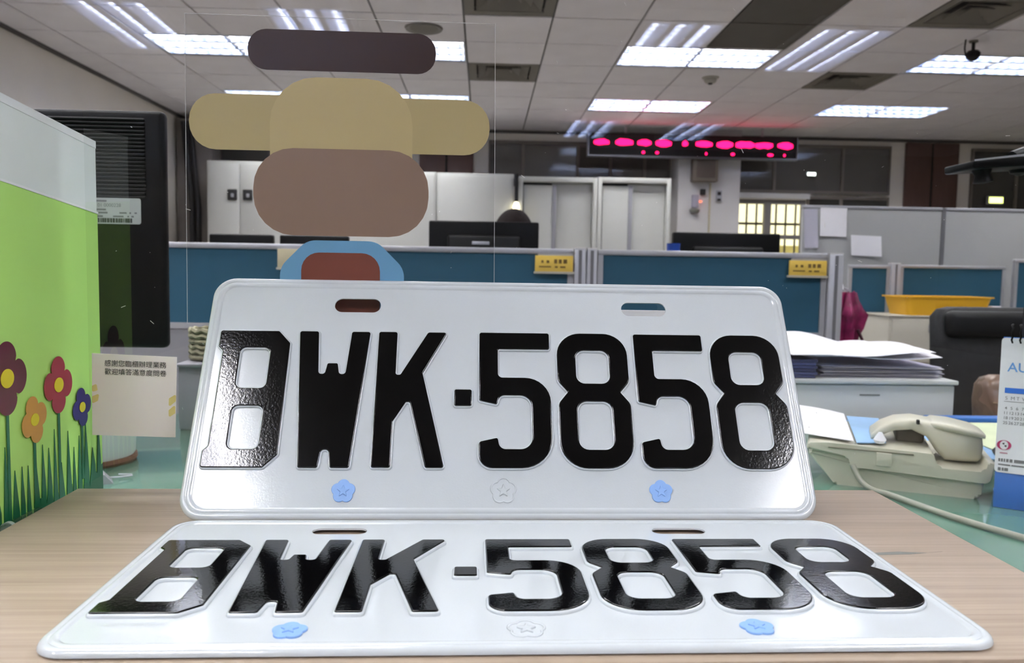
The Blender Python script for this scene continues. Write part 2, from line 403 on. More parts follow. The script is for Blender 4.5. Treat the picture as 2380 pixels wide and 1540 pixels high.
# ------------------------------------------------------------------ windows, doors and fittings on the back wall
def rr(*a, **k): return rbox(*a, **k)
def wall_window(n, x0, x1, z0, z1, mull=(), rail=(), glass=M_dglass, fm=None):
    fm = fm or mat('brown grey window frame', (112, 104, 98), .5)
    root = bpy.data.objects.new('window_%d' % n, None); COL.objects.link(root); root.location = ((x0 + x1) / 2, YB - .03, Z0 + z0); structure(root)
    f = .035
    rr('window_frame', fm, root, x0, x1, YB - .05, YB - .002, z1 - f, z1); rr('window_frame', fm, root, x0, x1, YB - .05, YB - .002, z0, z0 + f)
    xs = [x0] + list(mull) + [x1]
    for x in xs: rr('mullion', fm, root, max(x0, x - f / 2), min(x1, x + f / 2), YB - .05, YB - .002, z0 + f, z1 - f)
    for a, b in zip(xs, xs[1:]): rr('pane', glass, root, a + f / 2, b - f / 2, YB - .03, YB - .02, z0 + f, z1 - f)
    return root
M_pane2 = mat('grey window glass', (92, 90, 88), 0.08, spec=0.8)
wall_window(1, 0.03, 2.26, 1.20, 1.745, (.45, 1.12, 1.52, 1.94), glass=M_pane2)
wall_window(2, 3.03, 5.00, 1.18, 1.775, (3.55, 4.40), glass=M_pane2)
wall_window(3, 6.03, 7.1, 0.95, 1.775, (6.6,))
wall_window(4, 3.98, 5.00, 0.50, 1.15, (4.4,))
wall_window(6, -3.2, -0.95, 1.25, 1.745, (-2.6, -1.9, -1.4), glass=M_pane2)
# daylight window with a security grille
root = bpy.data.objects.new('window_5', None); COL.objects.link(root); root.location = ((WX0 + WX1) / 2, YB + .06, Z0 + WZ0); structure(root)
fm = mat('grey window frame', (128, 124, 124), .5)
for x0, x1 in ((WX0, WX0 + .04), (3.47, 3.55), (WX1 - .04, WX1)): rr('window_frame', fm, root, x0, x1, YB + .02, YB + .09, WZ0, WZ1)
for z in (WZ0, .62, WZ1 - .05): rr('window_frame', fm, root, WX0 + .04, WX1 - .04, YB + .025, YB + .085, z, z + .05)
rr('pane', clear_sheet('window pane', (.96, .97, .96, 1), .05), root, WX0 + .04, WX1 - .04, YB + .05, YB + .056, WZ0 + .05, WZ1 - .05)
gb = mat('dark grille iron', (84, 78, 66), .6)
for i in range(7): rr('grille_bar', gb, root, WX0 + .10 + i * .125, WX0 + .12 + i * .125, YB + .17, YB + .185, WZ0, WZ1)
for z in (.2, .42, .8): rr('grille_bar', gb, root, WX0, WX1, YB + .19, YB + .20, z, z + .03)
tag(box('neighbour_wall', mat('sunlit olive wall', (168, 160, 112), .8, var=.35, vscale=3), None, 2.2, 6.2, 13.5, 13.7, 0, 1.55), 'sunlit olive garden wall outside the barred window', 'wall')
rr('trim_3', M_white, None, 3.03, 4.00, YB - .06, YB - .002, 1.11, 1.175); structure(bpy.data.objects['trim_3'])
def door_pair(n, x0, x1, z1, z0=-Z0):
    root = bpy.data.objects.new('door_%d' % n, None); COL.objects.link(root); root.location = ((x0 + x1) / 2, YB - .03, Z0 + z0); structure(root)
    xm = (x0 + x1) / 2
    for a, b in ((x0, xm - .012), (xm + .012, x1)): rr('door_leaf', M_brown, root, a, b, YB - .06, YB - .004, z0 + .004, z1, bev=.006)
    rr('door_gap', M_ventd, root, xm - .012, xm + .012, YB - .045, YB - .004, z0 + .004, z1)
    rr('door_handle', M_frame, root, xm + .03, xm + .05, YB - .09, YB - .061, .15, .33, bev=.004)
door_pair(1, -.81, -.155, 1.73); door_pair(2, 5.19, 5.85, 1.825)
# white column with fittings
col = structure(rr('wall_column', M_white, None, 2.28, 3.02, 9.50, YB - .002, -Z0, CEIL))
col['label'] = 'white painted column between the steel cabinets and the window'
t = thing('wall_speaker', 'brown grey boxy speaker high on the white column', 'speaker', (2.57, 9.45, Z0 + 1.25))
rr('cabinet', mat('faded brown box', (128, 118, 108), .6), t, 2.42, 2.72, 9.37, 9.498, 1.25, 1.66, bev=.01)
rr('grille_cloth', mat('brown grille cloth', (104, 94, 86), .8), t, 2.46, 2.68, 9.358, 9.372, 1.29, 1.62, bev=.004)
t = thing('fire_alarm', 'small lilac wall device with a red lamp on the white column', 'alarm', (2.48, 9.45, Z0 + .9))
rr('body', mat('lilac grey plastic', (176, 172, 188), .5), t, 2.44, 2.52, 9.44, 9.498, .95, 1.10, bev=.012)
link('horn', lathe_me([(0, 0), (.05, 0), (.06, .03), (.03, .05), (0, .05)], 20), mat('grey horn', (120, 122, 116), .5), t, (2.47, 9.46, Z0 + .89))
link('lamp', lathe_me([(0, -.012), (.018, -.008), (.018, .01), (0, .014)], 14), emis('red pilot', (255, 120, 90), 1.2), t, (2.54, 9.45, Z0 + 1.02))
rr('bracket', M_dark, t, 2.54, 2.60, 9.45, 9.498, 1.10, 1.17, bev=.008)
t = thing('wall_switch', 'small grey switch box on the right of the white column', 'switch', (2.76, 9.48, Z0 + 1.05))
rr('plate', M_frame, t, 2.73, 2.80, 9.47, 9.498, 1.02, 1.16, bev=.004)
rr('rocker', M_dark, t, 2.745, 2.785, 9.460, 9.472, 1.10, 1.14, bev=.003); rr('rocker', M_dark, t, 2.745, 2.785, 9.460, 9.472, 1.035, 1.06, bev=.003)
tag(link('conduit', tube_me([(2.66, 9.488, Z0 - .6), (2.66, 9.488, Z0 + 1.24)], .011), mat('cream conduit', (198, 190, 160), .5)), 'thin cream cable conduit running down the white column', 'conduit')
t = thing('exit_sign', 'small glowing yellow green exit sign in the dark right window', 'sign', (6.32, YB - .08, Z0 + 1.09))
rr('case', M_frame, t, 6.22, 6.42, YB - .10, YB - .055, 1.09, 1.19, bev=.006); rr('lit_face', emis('green yellow sign', (236, 255, 120), 2.2), t, 6.235, 6.405, YB - .106, YB - .1005, 1.105, 1.175)
t = thing('wall_lamp', 'tiny lit white lamp beyond the window right of the display board', 'lamp', (3.99, YB - .08, Z0 + 1.40))
rr('base', M_frame, t, 3.93, 4.05, YB - .10, YB - .055, 1.385, 1.44, bev=.006); rr('lit_face', emis('white lamp face', (240, 255, 240), 2.5), t, 3.94, 4.04, YB - .106, YB - .1005, 1.393, 1.428)
# red LED display board hung below the ceiling
t = thing('display_board', 'long black LED board with glowing red characters hung under the ceiling', 'display', (2.39, 9.3, Z0 + 1.505))
rr('case', M_blackp2, t, 1.185, 3.605, 9.30, 9.38, 1.520, 1.765, bev=.008)
rr('rim', mat('grey rim', (112, 112, 116), .4, metal=.5), t, 1.185, 3.605, 9.292, 9.38, 1.500, 1.520)
rr('rim', mat('grey rim', (112, 112, 116), .4, metal=.5), t, 1.165, 1.185, 9.292, 9.38, 1.500, 1.765); rr('rim', mat('grey rim', (112, 112, 116), .4, metal=.5), t, 3.605, 3.625, 9.292, 9.38, 1.500, 1.765)
for x in (1.6, 3.2): rr('hanger', M_frame, t, x, x + .02, 9.33, 9.35, 1.765, CEIL)
M_led = emis('red LED', (255, 18, 82), 2.4)
k = 2.42 / 482.0
def ledx(px): return 1.185 + (px - 1370) * k
rng = random.Random(3)
for a, b in ((1380, 1416), (1430, 1471), (1481, 1513), (1523, 1560), (1585, 1598), (1616, 1655), (1665, 1703), (1709, 1754), (1755, 1796), (1807, 1843)):
    x0, x1 = ledx(a), ledx(b); n = max(2, int((x1 - x0) / .05)); zc = 1.662
    top = []; bot = []
    for i in range(n + 1):
        x = x0 + (x1 - x0) * i / n
        e = 0.55 if i in (0, n) else 1.0
        top.append((x, zc + e * (.034 + rng.uniform(-.006, .012)))); bot.append((x, zc - e * (.034 + rng.uniform(-.008, .008))))
    lp = fillet(bot + top[::-1], .012, 3)
    link('lit_character', xz(curve_me([lp], .002)), M_led, t, (0, 9.296, Z0))
for px_, wd in ((1495, 7), (1527, 8), (1641, 5), (1703, 9), (1791, 14), (1824, 5)):
    link('lit_character', xz(curve_me([ellipse(ledx(px_), 1.556, wd * k / 2, .017, 14)], .002)), M_led, t, (0, 9.296, Z0))

# ------------------------------------------------------------------ steel cabinets along the back
YC = 8.60
def sliding_cabinet(x0, x1, top, label):
    t = thing('steel_cabinet', label, 'cabinet', ((x0 + x1) / 2, YC + .2, 0), 0, 'steel cabinets along the back')
    f = .045
    rr('side_panel', M_cab, t, x0, x0 + f, YC, YC + .42, -Z0, top, bev=.004); rr('side_panel', M_cab, t, x1 - f, x1, YC, YC + .42, -Z0, top, bev=.004)
    rr('top_panel', M_cab, t, x0 + f, x1 - f, YC, YC + .42, top - .055, top, bev=.004); rr('plinth', M_grey, t, x0 + f, x1 - f, YC + .02, YC + .42, -Z0, -Z0 + .08)
    rr('back_panel', M_dark, t, x0 + f, x1 - f, YC + .38, YC + .41, -Z0 + .08, top - .055)
    xm = (x0 + x1) / 2 - .03
    rr('door', M_cab, t, x0 + f + .012, xm, YC + .035, YC + .06, -Z0 + .085, top - .085, bev=.004)
    rr('door', M_cab, t, xm - .03, x1 - f - .004, YC + .065, YC + .09, -Z0 + .085, top - .06, bev=.004)
    rr('door_stile', M_grey, t, xm - .03, xm + .015, YC + .028, YC + .04, -Z0 + .085, top - .085, bev=.004)
    rr('rail_shadow', M_dark, t, x0 + f, x1 - f, YC + .10, YC + .12, top - .09, top - .055)
    return t
sliding_cabinet(.352, 1.195, 1.172, 'tall off white steel cabinet with sliding doors, left of the pair under the display board')
sliding_cabinet(1.200, 1.990, 1.180, 'tall off white steel cabinet with sliding doors beside the white column')
def plain_cabinet(x0, x1, top, label, locks=(), seam=None):
    t = thing('steel_cabinet', label, 'cabinet', ((x0 + x1) / 2, YC + .2, 0), 0, 'steel cabinets along the back')
    rr('body', M_cab, t, x0, x1, YC + .02, YC + .44, -Z0, top, bev=.006)
    xs = [x0 + .012] + ([seam] if seam else []) + [x1 - .012]
    for a, b in zip(xs, xs[1:]): rr('door', M_cab, t, a + .006, b - .006, YC, YC + .019, -Z0 + .06, top - .03, bev=.005)
    for lx in locks:
        h = rr('handle', M_dark, t, lx - .05, lx + .05, YC - .012, YC - .001, .86, .972, bev=.01)
        rr('lock_cylinder', M_frame, h, lx - .012, lx + .018, YC - .018, YC - .0125, .89, .93, bev=.006)
    return t
plain_cabinet(-2.94, -1.735, 1.272, 'off white steel cabinet with two square black handles near the left wall', (-2.668, -2.507), -2.59)
plain_cabinet(-1.730, -.528, 1.20, 'off white steel cabinet mostly hidden behind the window decal')
plain_cabinet(-.522, .30, 1.195, 'plain off white steel cabinet behind the left dark monitor')
t = thing('cabinet_lamp', 'small lit bulb under a dark holder at the gap between the steel cabinets', 'lamp', (.325, 8.56, Z0 + .74))
link('holder', tube_me([(.326, 8.56, Z0 + .90), (.326, 8.56, Z0 + 1.19)], [.022, .018]), M_blackp2, t, (0, 0, 0), False)
rr('bracket', M_grey, t, .31, .342, 8.58, 8.64, 1.10, 1.16)
link('bulb', lathe_me([(0, 0), (.03, .01), (.038, .05), (.036, .12), (.02, .16), (0, .165)], 18), emis('warm bulb', (255, 244, 196), 2.0), t, (.326, 8.56, Z0 + .735))
# dark pipe bundle and door edge at the left corner of the back wall
t = thing('cable_duct', 'dark cable duct and pipes down the far left corner', 'duct', (-3.3, 9.3, 0))
rr('duct', mat('grey duct', (118, 112, 108), .6, var=.15, vscale=3), t, -3.47, -3.08, 9.2, 9.5, -Z0, CEIL - .06, bev=.01)
for x, c in ((-3.32, 44), (-3.25, 36)): link('cable', tube_me([(x, 9.17, 0), (x + .03, 9.17, Z0 + .8), (x - .06, 9.17, Z0 + CEIL - .1)], .03), mat('dark cable %d' % c, (c, c, c + 4), .5), t, (0, 0, 0), False)

# ------------------------------------------------------------------ middle: low teal partitions with name cards
Y1 = 3.0
def panel_unit(t, x0, x1, y, top, fab_bot, fab=True):
    """one framed screen: rails, fabric above, grey laminate below"""
    f = .020
    rr('top_rail', M_frame, t, x0, x1, y - .018, y + .018, top - f, top, bev=.004)
    rr('stile', M_frame, t, x0, x0 + f, y - .016, y + .016, -Z0, top - f); rr('stile', M_frame, t, x1 - f, x1, y - .016, y + .016, -Z0, top - f)
    rr('fabric_panel', M_fabric, t, x0 + f, x1 - f, y - .010, y + .010, fab_bot, top - f)
    rr('mid_rail', M_frame, t, x0 + f, x1 - f, y - .014, y + .014, fab_bot - .022, fab_bot)
    rr('lower_panel', M_grey, t, x0 + f, x1 - f, y - .010, y + .010, -Z0 + .06, fab_bot - .022)
    rr('kick_rail', M_frame, t, x0 + f, x1 - f, y - .014, y + .014, -Z0, -Z0 + .06)
def partition(label, x0, x1, y, top, fab_bot):
    t = thing('office_partition', label, 'partition', ((x0 + x1) / 2, y, 0), 0, 'low teal office partitions')
    panel_unit(t, x0, x1, y, top, fab_bot); return t
def post(label, x0, x1, y0, y1, top):
    t = thing('partition_post', label, 'post', ((x0 + x1) / 2, (y0 + y1) / 2, 0), 0, 'partition posts')
    rr('post_core', M_frame, t, x0, x1, y0, y1, -Z0, top, bev=.006)
    xm = (x0 + x1) / 2
    rr('post_groove', mat('groove grey', (110, 110, 114), .5), t, xm - .006, xm + .006, y0 - .002, y0 + .004, -Z0 + .02, top - .006)
    rr('post_cap', M_white, t, x0 + .002, x1 - .002, y0 + .002, y1 - .002, top, top + .004)
partition('long low teal partition behind the left half of the standing plate', -2.35, .330, Y1, .238, -.057)
post('grey partition post between the two teal panels', .333, .378, Y1 - .025, Y1 + .025, .240)
post('second grey post right beside the joint of the teal panels', .381, .420, Y1 - .020, Y1 + .020, .240)
partition('low teal partition behind the right half of the standing plate', .423, 1.292, Y1, .238, -.062)
post('grey end post of the teal partition beside the magenta umbrella', 1.295, 1.352, Y1 - .028, Y1 + .028, .236)
def name_card(x0, x1, z0, z1, label, material, marks=True):
    y = Y1 - .020
    t = thing('name_card', label, 'name card', ((x0 + x1) / 2, y, Z0 + z0))
    rr('card', material, t, x0, x1, y - .012, y - .006, z0, z1 - .004, bev=.001)
    rr('holder_lip', M_beigeg, t, x0 - .004, x1 + .004, y - .014, y, z0 - .008, z0); rr('hanger', M_frame, t, x0 + .01, x1 - .01, y - .006, y, z1 - .01, z1 + .004)
    if marks:                                                # print too soft to read in the photo
        wd = x1 - x0; hg = z1 - z0
        for a, b, c, d in ((.16, .22, .50, .66), (.30, .37, .50, .66), (.50, .58, .48, .72), (.62, .70, .48, .72), (.74, .84, .48, .72), (.10, .42, .24, .32), (.52, .60, .22, .32), (.66, .80, .22, .32)):
            rr('print_mark', mat('soft dark print', (120, 96, 48), .8), t, x0 + a * wd, x0 + b * wd, y - .0126, y - .0121, z0 + c * hg, z0 + d * hg)
name_card(.187, .342 - .014, .153, .216, 'yellow name card on the partition by the joint posts', M_ycard)
name_card(1.142, 1.285, .154, .214, 'yellow name card at the right end of the teal partition', M_ycard)
name_card(-.76, -.655, .152, .224, 'blank cream card on the teal partition behind the decal', mat('cream card', (190, 180, 152), .7), False)

# desks, monitors and a seated clerk behind that partition
def office_desk(x0, x1, y0, y1, top, label, topm, legm):
    t = thing('office_desk', label, 'desk', ((x0 + x1) / 2, (y0 + y1) / 2, 0))
    rr('desk_top', topm, t, x0, x1, y0, y1, top - .03, top, bev=.004)
    for x in (x0 + .03, x1 - .06): rr('leg_panel', legm, t, x, x + .03, y0 + .03, y1 - .03, -Z0, top - .03)
    return t
office_desk(-2.2, 1.28, 3.04, 3.72, -.13, 'grey desk hidden behind the low teal partition', M_grey, M_frame)
def monitor(label, x0, x1, y, z0, top, deskz, name='computer_monitor', depth=.045):
    t = thing(name, label, 'monitor', ((x0 + x1) / 2, y, Z0 + deskz))
    xm = (x0 + x1) / 2
    rr('shell', M_blackp, t, x0, x1, y, y + depth, z0, top, bev=.008, seg=3)
    rr('back_cover', M_blackp2, t, x0 + .08, x1 - .08, y - .025, y + .002, z0 + .05, top - .06, bev=.012, seg=3)
    rr('screen', mat('screen glass', (10, 10, 12), .1), t, x0 + .012, x1 - .012, y + depth, y + depth + .001, z0 + .012, top - .012)
    rr('neck', M_blackp2, t, xm - .03, xm + .03, y - .045, y - .026, deskz + .012, z0 + .16, bev=.006)
    rr('foot', M_blackp2, t, xm - .12, xm + .12, y - .11, y + .09, deskz, deskz + .014, bev=.005)
    return t
m1 = monitor('wide dark monitor seen from behind, hiding the clerk', -.239, .229, 3.42, .06, .362, -.13)
rr('badge', M_frame, m1, -.055, .018, 3.393, 3.396, .262, .276, bev=.001); rr('cable_clip', M_frame, m1, -.035, .025, 3.386, 3.392, .20, .245, bev=.003)
monitor('wide dark monitor seen from behind, in front of the white column', .815, 1.284, 3.45, .03, .334, -.13)
monitor('dark monitor edge left of the decal above the partition', -1.205, -.93, 3.55, .02, .295, -.13)
monitor('second dark monitor edge behind the decal above the partition', -.90, -.60, 3.55, .02, .295, -.13)
tag(link('blue_cup', lathe_me([(0, 0), (.022, 0), (.028, .12), (.025, .12), (.02, .01), (0, .01)], 20), mat('blue plastic', (30, 70, 160), .4), None, (.78, 3.3, Z0 - .13 + .0)), 'small blue cup beside the right dark monitor', 'cup')
bpy.data.objects['blue_cup'].scale = (1, 1, 3.4)
# seated clerk
def person():
    t = thing('person', 'seated person with dark hair behind the left dark monitor', 'person', (.145, 4.12, 0))
    J = {'pel': ((0, .02, .50), .15), 'bel': ((0, .0, .66), .145), 'che': ((0, -.03, .86), .15), 'nek': ((0, -.04, 1.01), .060), 'hd0': ((0, -.055, 1.09), .062), 'hd1': ((0, -.06, 1.18), .085), 'hd2': ((0, -.055, 1.25), .074)}
    E = [('pel', 'bel'), ('bel', 'che'), ('che', 'nek'), ('nek', 'hd0'), ('hd0', 'hd1'), ('hd1', 'hd2')]
    for s, n in ((-1, 'l'), (1, 'r')):
        J.update({n + 'sh': ((s * .17, -.03, .93), .06), n + 'el': ((s * .22, -.10, .70), .042), n + 'wr': ((s * .12, -.32, .765), .03), n + 'pa': ((s * .10, -.39, .775), .034),
                  n + 'hi': ((s * .09, -.03, .50), .09), n + 'kn': ((s * .11, -.42, .50), .062), n + 'an': ((s * .11, -.44, .10), .042), n + 'to': ((s * .11, -.56, .04), .035)})
        E += [('che', n + 'sh'), (n + 'sh', n + 'el'), (n + 'el', n + 'wr'), (n + 'wr', n + 'pa'), ('pel', n + 'hi'), (n + 'hi', n + 'kn'), (n + 'kn', n + 'an'), (n + 'an', n + 'to')]
        for q in range(5):                                   # fingers resting on the keyboard
            fx = s * (.10 + (q - 2) * .016); ln = (.045, .062, .07, .064, .05)[q]
            if q == (4 if s < 0 else 0): fx = s * .10 - s * .045
            J[n + 'f%d' % q] = ((fx, -.40 - ln * .55, .778), .0085); J[n + 'g%d' % q] = ((fx, -.40 - ln, .764), .007)
            E += [(n + 'pa', n + 'f%d' % q), (n + 'f%d' % q, n + 'g%d' % q)]
    names = list(J); me = bpy.data.meshes.new('body')
    me.from_pydata([J[n][0] for n in names], [(names.index(a), names.index(b)) for a, b in E], [])
    o = bpy.data.objects.new('tmp', me); COL.objects.link(o)
    o.modifiers.new('s', 'SKIN'); sub = o.modifiers.new('u', 'SUBSURF'); sub.levels = 2
    for i, n in enumerate(names):
        r = J[n][1]; o.data.skin_vertices[0].data[i].radius = (r, r * (.8 if n in ('bel', 'che', 'pel') else 1)); o.data.skin_vertices[0].data[i].use_root = (n == 'pel')
    m2 = bpy.data.meshes.new_from_object(o.evaluated_get(bpy.context.evaluated_depsgraph_get())); bpy.data.objects.remove(o)
    for p in m2.polygons: p.use_smooth = True
    skin = mat('skin', (196, 150, 126), .55); cloth = mat('dark plum jacket', (52, 42, 52), .8); trs = mat('charcoal trousers', (44, 44, 50), .8)
    m2.materials.clear()
    for mm in (cloth, skin, trs): m2.materials.append(mm)
    for p in m2.polygons:
        c = p.center
        p.material_index = 1 if (c.z > 1.0 or (c.y < -.31 and c.z > .70)) else (2 if c.z < .55 else 0)
    link('body', m2, None, t, (0, 0, 0), True)
    bm = bmesh.new(); bmesh.ops.create_uvsphere(bm, u_segments=28, v_segments=18, radius=1.0)
    for v in bm.verts:                                       # hair cap, longer at the back
        front = v.co.y < -.25
        z = v.co.z
        v.co = Vector((v.co.x * .100, v.co.y * .112 - .045, max(z, (.10 if front else -.75)) * .125 + 1.215))
    link('hair', finish(bm), mat('dark brown hair', (30, 22, 22), .8, spec=.15, var=.3, vscale=40), t, (0, 0, 0), True)
    for s in (-1, 1):
        link('eye', lathe_me([(0, -.006), (.008, -.004), (.010, 0), (0, .004)], 10), M_ink, t, (s * .032, -.138, 1.185), True, (PI / 2, 0, 0))
        link('ear', lathe_me([(0, -.012), (.018, -.006), (.026, .004), (0, .008)], 12), skin, t, (s * .092, -.05, 1.17), True, (0, s * PI / 2, 0))
    link('nose', lathe_me([(0, .03), (.009, .018), (.014, 0), (0, -.006)], 10), skin, t, (0, -.143, 1.15), True)
    link('mouth', box_me(.042, .008, .008, .003), mat('lips', (160, 96, 90), .5), t, (0, -.138, 1.115), True)
    return t
person()
t = thing('clerk_chair', 'dark office chair under the seated clerk', 'chair', (.145, 4.15, 0))
link('seat', box_me(.46, .44, .07, .025, 3), M_blackp2, t, (0, -.02, .365), True); link('backrest', box_me(.42, .05, .40, .02, 3), M_blackp2, t, (0, .235, .72), True)
link('column', tube_me([(0, 0, .06), (0, 0, .33)], .025), M_frame, t, (0, 0, 0), True)
for k in range(5): link('leg', tube_me([(0, 0, .07), (.26 * math.cos(k * 1.2566), .26 * math.sin(k * 1.2566), .025)], .018), M_blackp2, t, (0, 0, 0), True)
link('back_bar', box_me(.05, .02, .34, .005), M_frame, t, (0, .255, .50), True)

# ------------------------------------------------------------------ right: cubicles, tall grey divider, papers, yellow tray, umbrella
t = thing('tall_divider', 'tall light grey divider with papers at the right', 'divider', (3.3, 5.6, 0))
M_div = mat('grey divider board', (164, 164, 164), .6, var=.03, vscale=2)
for x0, x1 in ((2.235, 3.235), (3.262, 4.262)):
    rr('board', M_div, t, x0, x1, 5.60, 5.63, -Z0 + .05, .635, bev=.004); rr('top_rail', M_frame, t, x0, x1, 5.592, 5.638, .635, .655, bev=.003)
rr('seam_post', mat('groove grey', (110, 110, 114), .5), t, 3.235, 3.262, 5.597, 5.633, -Z0, .65); rr('foot_rail', M_frame, t, 2.235, 4.262, 5.59, 5.64, -Z0, -Z0 + .05)
def sheet(name, label, x0, x1, z0, z1, y, rot=0.0, cat='paper', m=M_paper, curl=.012):
    bm = bmesh.new(); n = 10; g = []
    for j in range(n + 1):
        row = []
        for i in range(n + 1):
            u, v = i / n, j / n
            row.append(bm.verts.new(((u - .5) * (x1 - x0), -curl * (abs(u - .5) * 2) ** 3 * (1 - v) - .002, (v - .5) * (z1 - z0))))
        g.append(row)
    for j in range(n):
        for i in range(n): bm.faces.new((g[j][i], g[j][i + 1], g[j + 1][i + 1], g[j + 1][i]))
    solid(bm, .0012)
    return tag(link(name, finish(bm), m, None, ((x0 + x1) / 2, y, Z0 + (z0 + z1) / 2), False, (0, rot, 0)), label, cat)
sheet('notice_paper', 'upright white notice sheet near the top left of the tall divider', 2.353, 2.543, .438, .638, 5.5885, .01)
sheet('notice_paper', 'landscape white notice sheet with a curled lower edge on the divider', 2.578, 2.796, .305, .448, 5.5885, .03, curl=.03)
sheet('plastic_sleeve', 'crumpled translucent lilac plastic sleeve at the left end of the divider', 2.238, 2.335, .355, .628, 5.5885, -.02, 'sleeve', mat('lilac film', (186, 184, 198), .3), .03)
partition('short low teal partition beside the magenta umbrella', 2.325, 2.590, 5.05, .232, -.095)
post('pale partition post left of the yellow tray', 2.593, 2.655, 5.02, 5.08, .245)
partition('low teal partition behind the yellow tray', 2.658, 3.345, 5.05, .238, -.085)
partition('taller teal partition cut by the right edge of the picture', 3.36, 4.0, 4.98, .283, -.085)
t = thing('beige_pedestal', 'beige steel drawer pedestal under the yellow tray', 'cabinet', (2.8, 4.75, 0))
rr('body', M_beigeg, t, 2.372, 3.25, 4.60, 4.98, -Z0 + .03, -.075, bev=.005); rr('top_panel', M_beigeg, t, 2.365, 3.257, 4.59, 4.985, -.075, -.066, bev=.003)
for z0, z1 in ((-.34, -.09), (-.60, -.35), (-.83, -.61)):
    d = rr('drawer', M_beigeg, t, 2.39, 3.235, 4.588, 4.60, z0, z1, bev=.003); rr('handle', M_grey, d, 2.604, 2.78, 4.574, 4.587, z1 - .075, z1 - .025, bev=.006)
bm = bmesh.new()
rings = []
for (sx, sy, z) in ((.235, .12, 0), (.262, .14, .105), (.275, .15, .105), (.275, .15, .113), (.255, .133, .113), (.228, .113, .008)):
    rings.append([(x, y, z) for x, y in rrect(-sx, sx, -sy, sy, .03, 4)])
t = thing('yellow_tray', 'yellow plastic tray on the beige pedestal', 'tray', (2.745, 4.76, Z0 - .066))
link('tub', loft_me(rings), M_yellow, t, (0, 0, 0), True)
tag(link('tissue_roll', lathe_me([(.012, 0), (.03, 0), (.034, .006), (.034, .055), (.03, .06), (.012, .06), (.012, 0)], 24), M_paper, None, (3.055, 4.68, Z0 - .066)), 'small white paper roll right of the yellow tray', 'roll')
t = thing('paper_stack', 'small stack of white papers seen between the end post and the short partition', 'paper stack', (2.27, 5.5, Z0 + .13))
for k in range(3): link('ream', box_me(.16, .08, .028, .006), M_paper, t, (0, 0, .016 + k * .032), True)
t = thing('side_shelf', 'beige shelf unit carrying the small paper stack', 'shelf', (2.28, 5.5, 0))
rr('body', M_cab, t, 2.16, 2.40, 5.44, 5.585, -Z0, .13, bev=.004); rr('label_slot', M_dark, t, 2.21, 2.30, 5.432, 5.44, .03, .055)
# folded magenta umbrella hanging by the end post
t = thing('folded_umbrella', 'folded magenta umbrella hanging behind the end post of the teal partition', 'umbrella', (1.475, 3.2, Z0 - .40))
bm = bmesh.new(); rings = []; n = 48
for z, r, am in ((.18, .014, .2), (.25, .030, .45), (.30, .042, .5), (.345, .052, .55), (.40, .066, .5), (.43, .052, .6), (.460, .036, .6), (.49, .026, .7)):
    ring = []
    for k in range(n):
        a = 2 * PI * k / n; rad = r * (1 + am * (.5 * math.sin(6 * a + z * 14) + .35 * math.sin(11 * a - z * 30)))
        ring.append((rad * math.cos(a), rad * math.sin(a) * .8, z))
    rings.append(ring)
link('canopy', loft_me(rings, angle=1.2), mat('magenta nylon', (134, 26, 80), .45, var=.55, vscale=22), t, (0, 0, 0), True)
for k in range(6):
    a = k * PI / 3 + .3
    link('rib_tip', tube_me([(.015 * math.cos(a), .012 * math.sin(a), .47), (.03 * math.cos(a), .025 * math.sin(a), .495)], [.004, .0015]), mat('magenta nylon', (150, 34, 90)), t, (0, 0, 0), True)
link('shaft', tube_me([(0, 0, .10), (0, 0, .50)], .005), M_frame, t, (0, 0, 0), True)
link('handle', tube_me([(0, 0, .13), (0, 0, .02), (.01, 0, .0), (.03, 0, -.005), (.045, 0, .015)], .009), M_blackp2, t, (0, 0, 0), True)
link('strap', tube_me([(.035, -.03, .34), (.055, -.03, .30), (.062, -.03, .25)], [.006, .006, .005]), mat('dark plum strap', (70, 26, 44), .6), t, (0, 0, 0), True)
link('hook', tube_me([(-.095, -.165, .50), (-.06, -.08, .52), (-.02, 0, .51), (0, 0, .50)], .004), M_frame, t, (0, 0, 0), True)

# ------------------------------------------------------------------ the clerk's own desk behind the screen
t = thing('service_desk', 'teal glass-topped desk behind the clear screen', 'desk', (.1, 1.0, 0))
rr('desk_top', M_teal, t, -1.30, 1.50, .556, 1.485, DESK - .02, DESK, bev=.003)
rr('edge_board', mat('desk board', (150, 146, 140), .5), t, -1.30, 1.50, .556, 1.485, DESK - .045, DESK - .0205)
for x in (-1.28, -.35, .55, 1.45): rr('leg_panel', M_grey, t, x, x + .03, .60, 1.45, -Z0, DESK - .046)
# black monitor seen from behind
t = thing('counter_monitor', 'large black monitor seen from behind with ridged back and asset label', 'monitor', (-.66, 1.05, Z0 + DESK))
rr('shell', M_blackp, t, -.915, -.412, 1.05, 1.068, .041, .345, bev=.007, seg=3)
rmesh = box_me(.44, .004, .0028, .0009, 1); rmesh.materials.append(M_blackp2)
for k in range(21): link('vent_ridge', rmesh, None, t, (-.655, 1.0488, Z0 + .333 - k * .0049))
rr('rear_seam', mat('grey seam', (74, 74, 78), .3), t, -.80, -.452, 1.0478, 1.0508, .2535, .2548)
rr('neck', M_blackp2, t, -.74, -.66, 1.035, 1.049, DESK + .012, .14, bev=.006); rr('foot', M_blackp2, t, -.80, -.62, 1.0, 1.16, DESK, DESK + .014, bev=.006)
rr('screen', mat('screen glass', (10, 10, 12), .1), t, -.903, -.424, 1.068, 1.069, .055, .333)
lab = link('asset_label', xz(curve_me([rrect(-.545, -.441, .2005, .2335, .003, 4)], .0002)), mat('silver label', (196, 200, 198), .4), t, (0, 1.0474, Z0))
pm = text_me('01 0000228', .0062, .0)
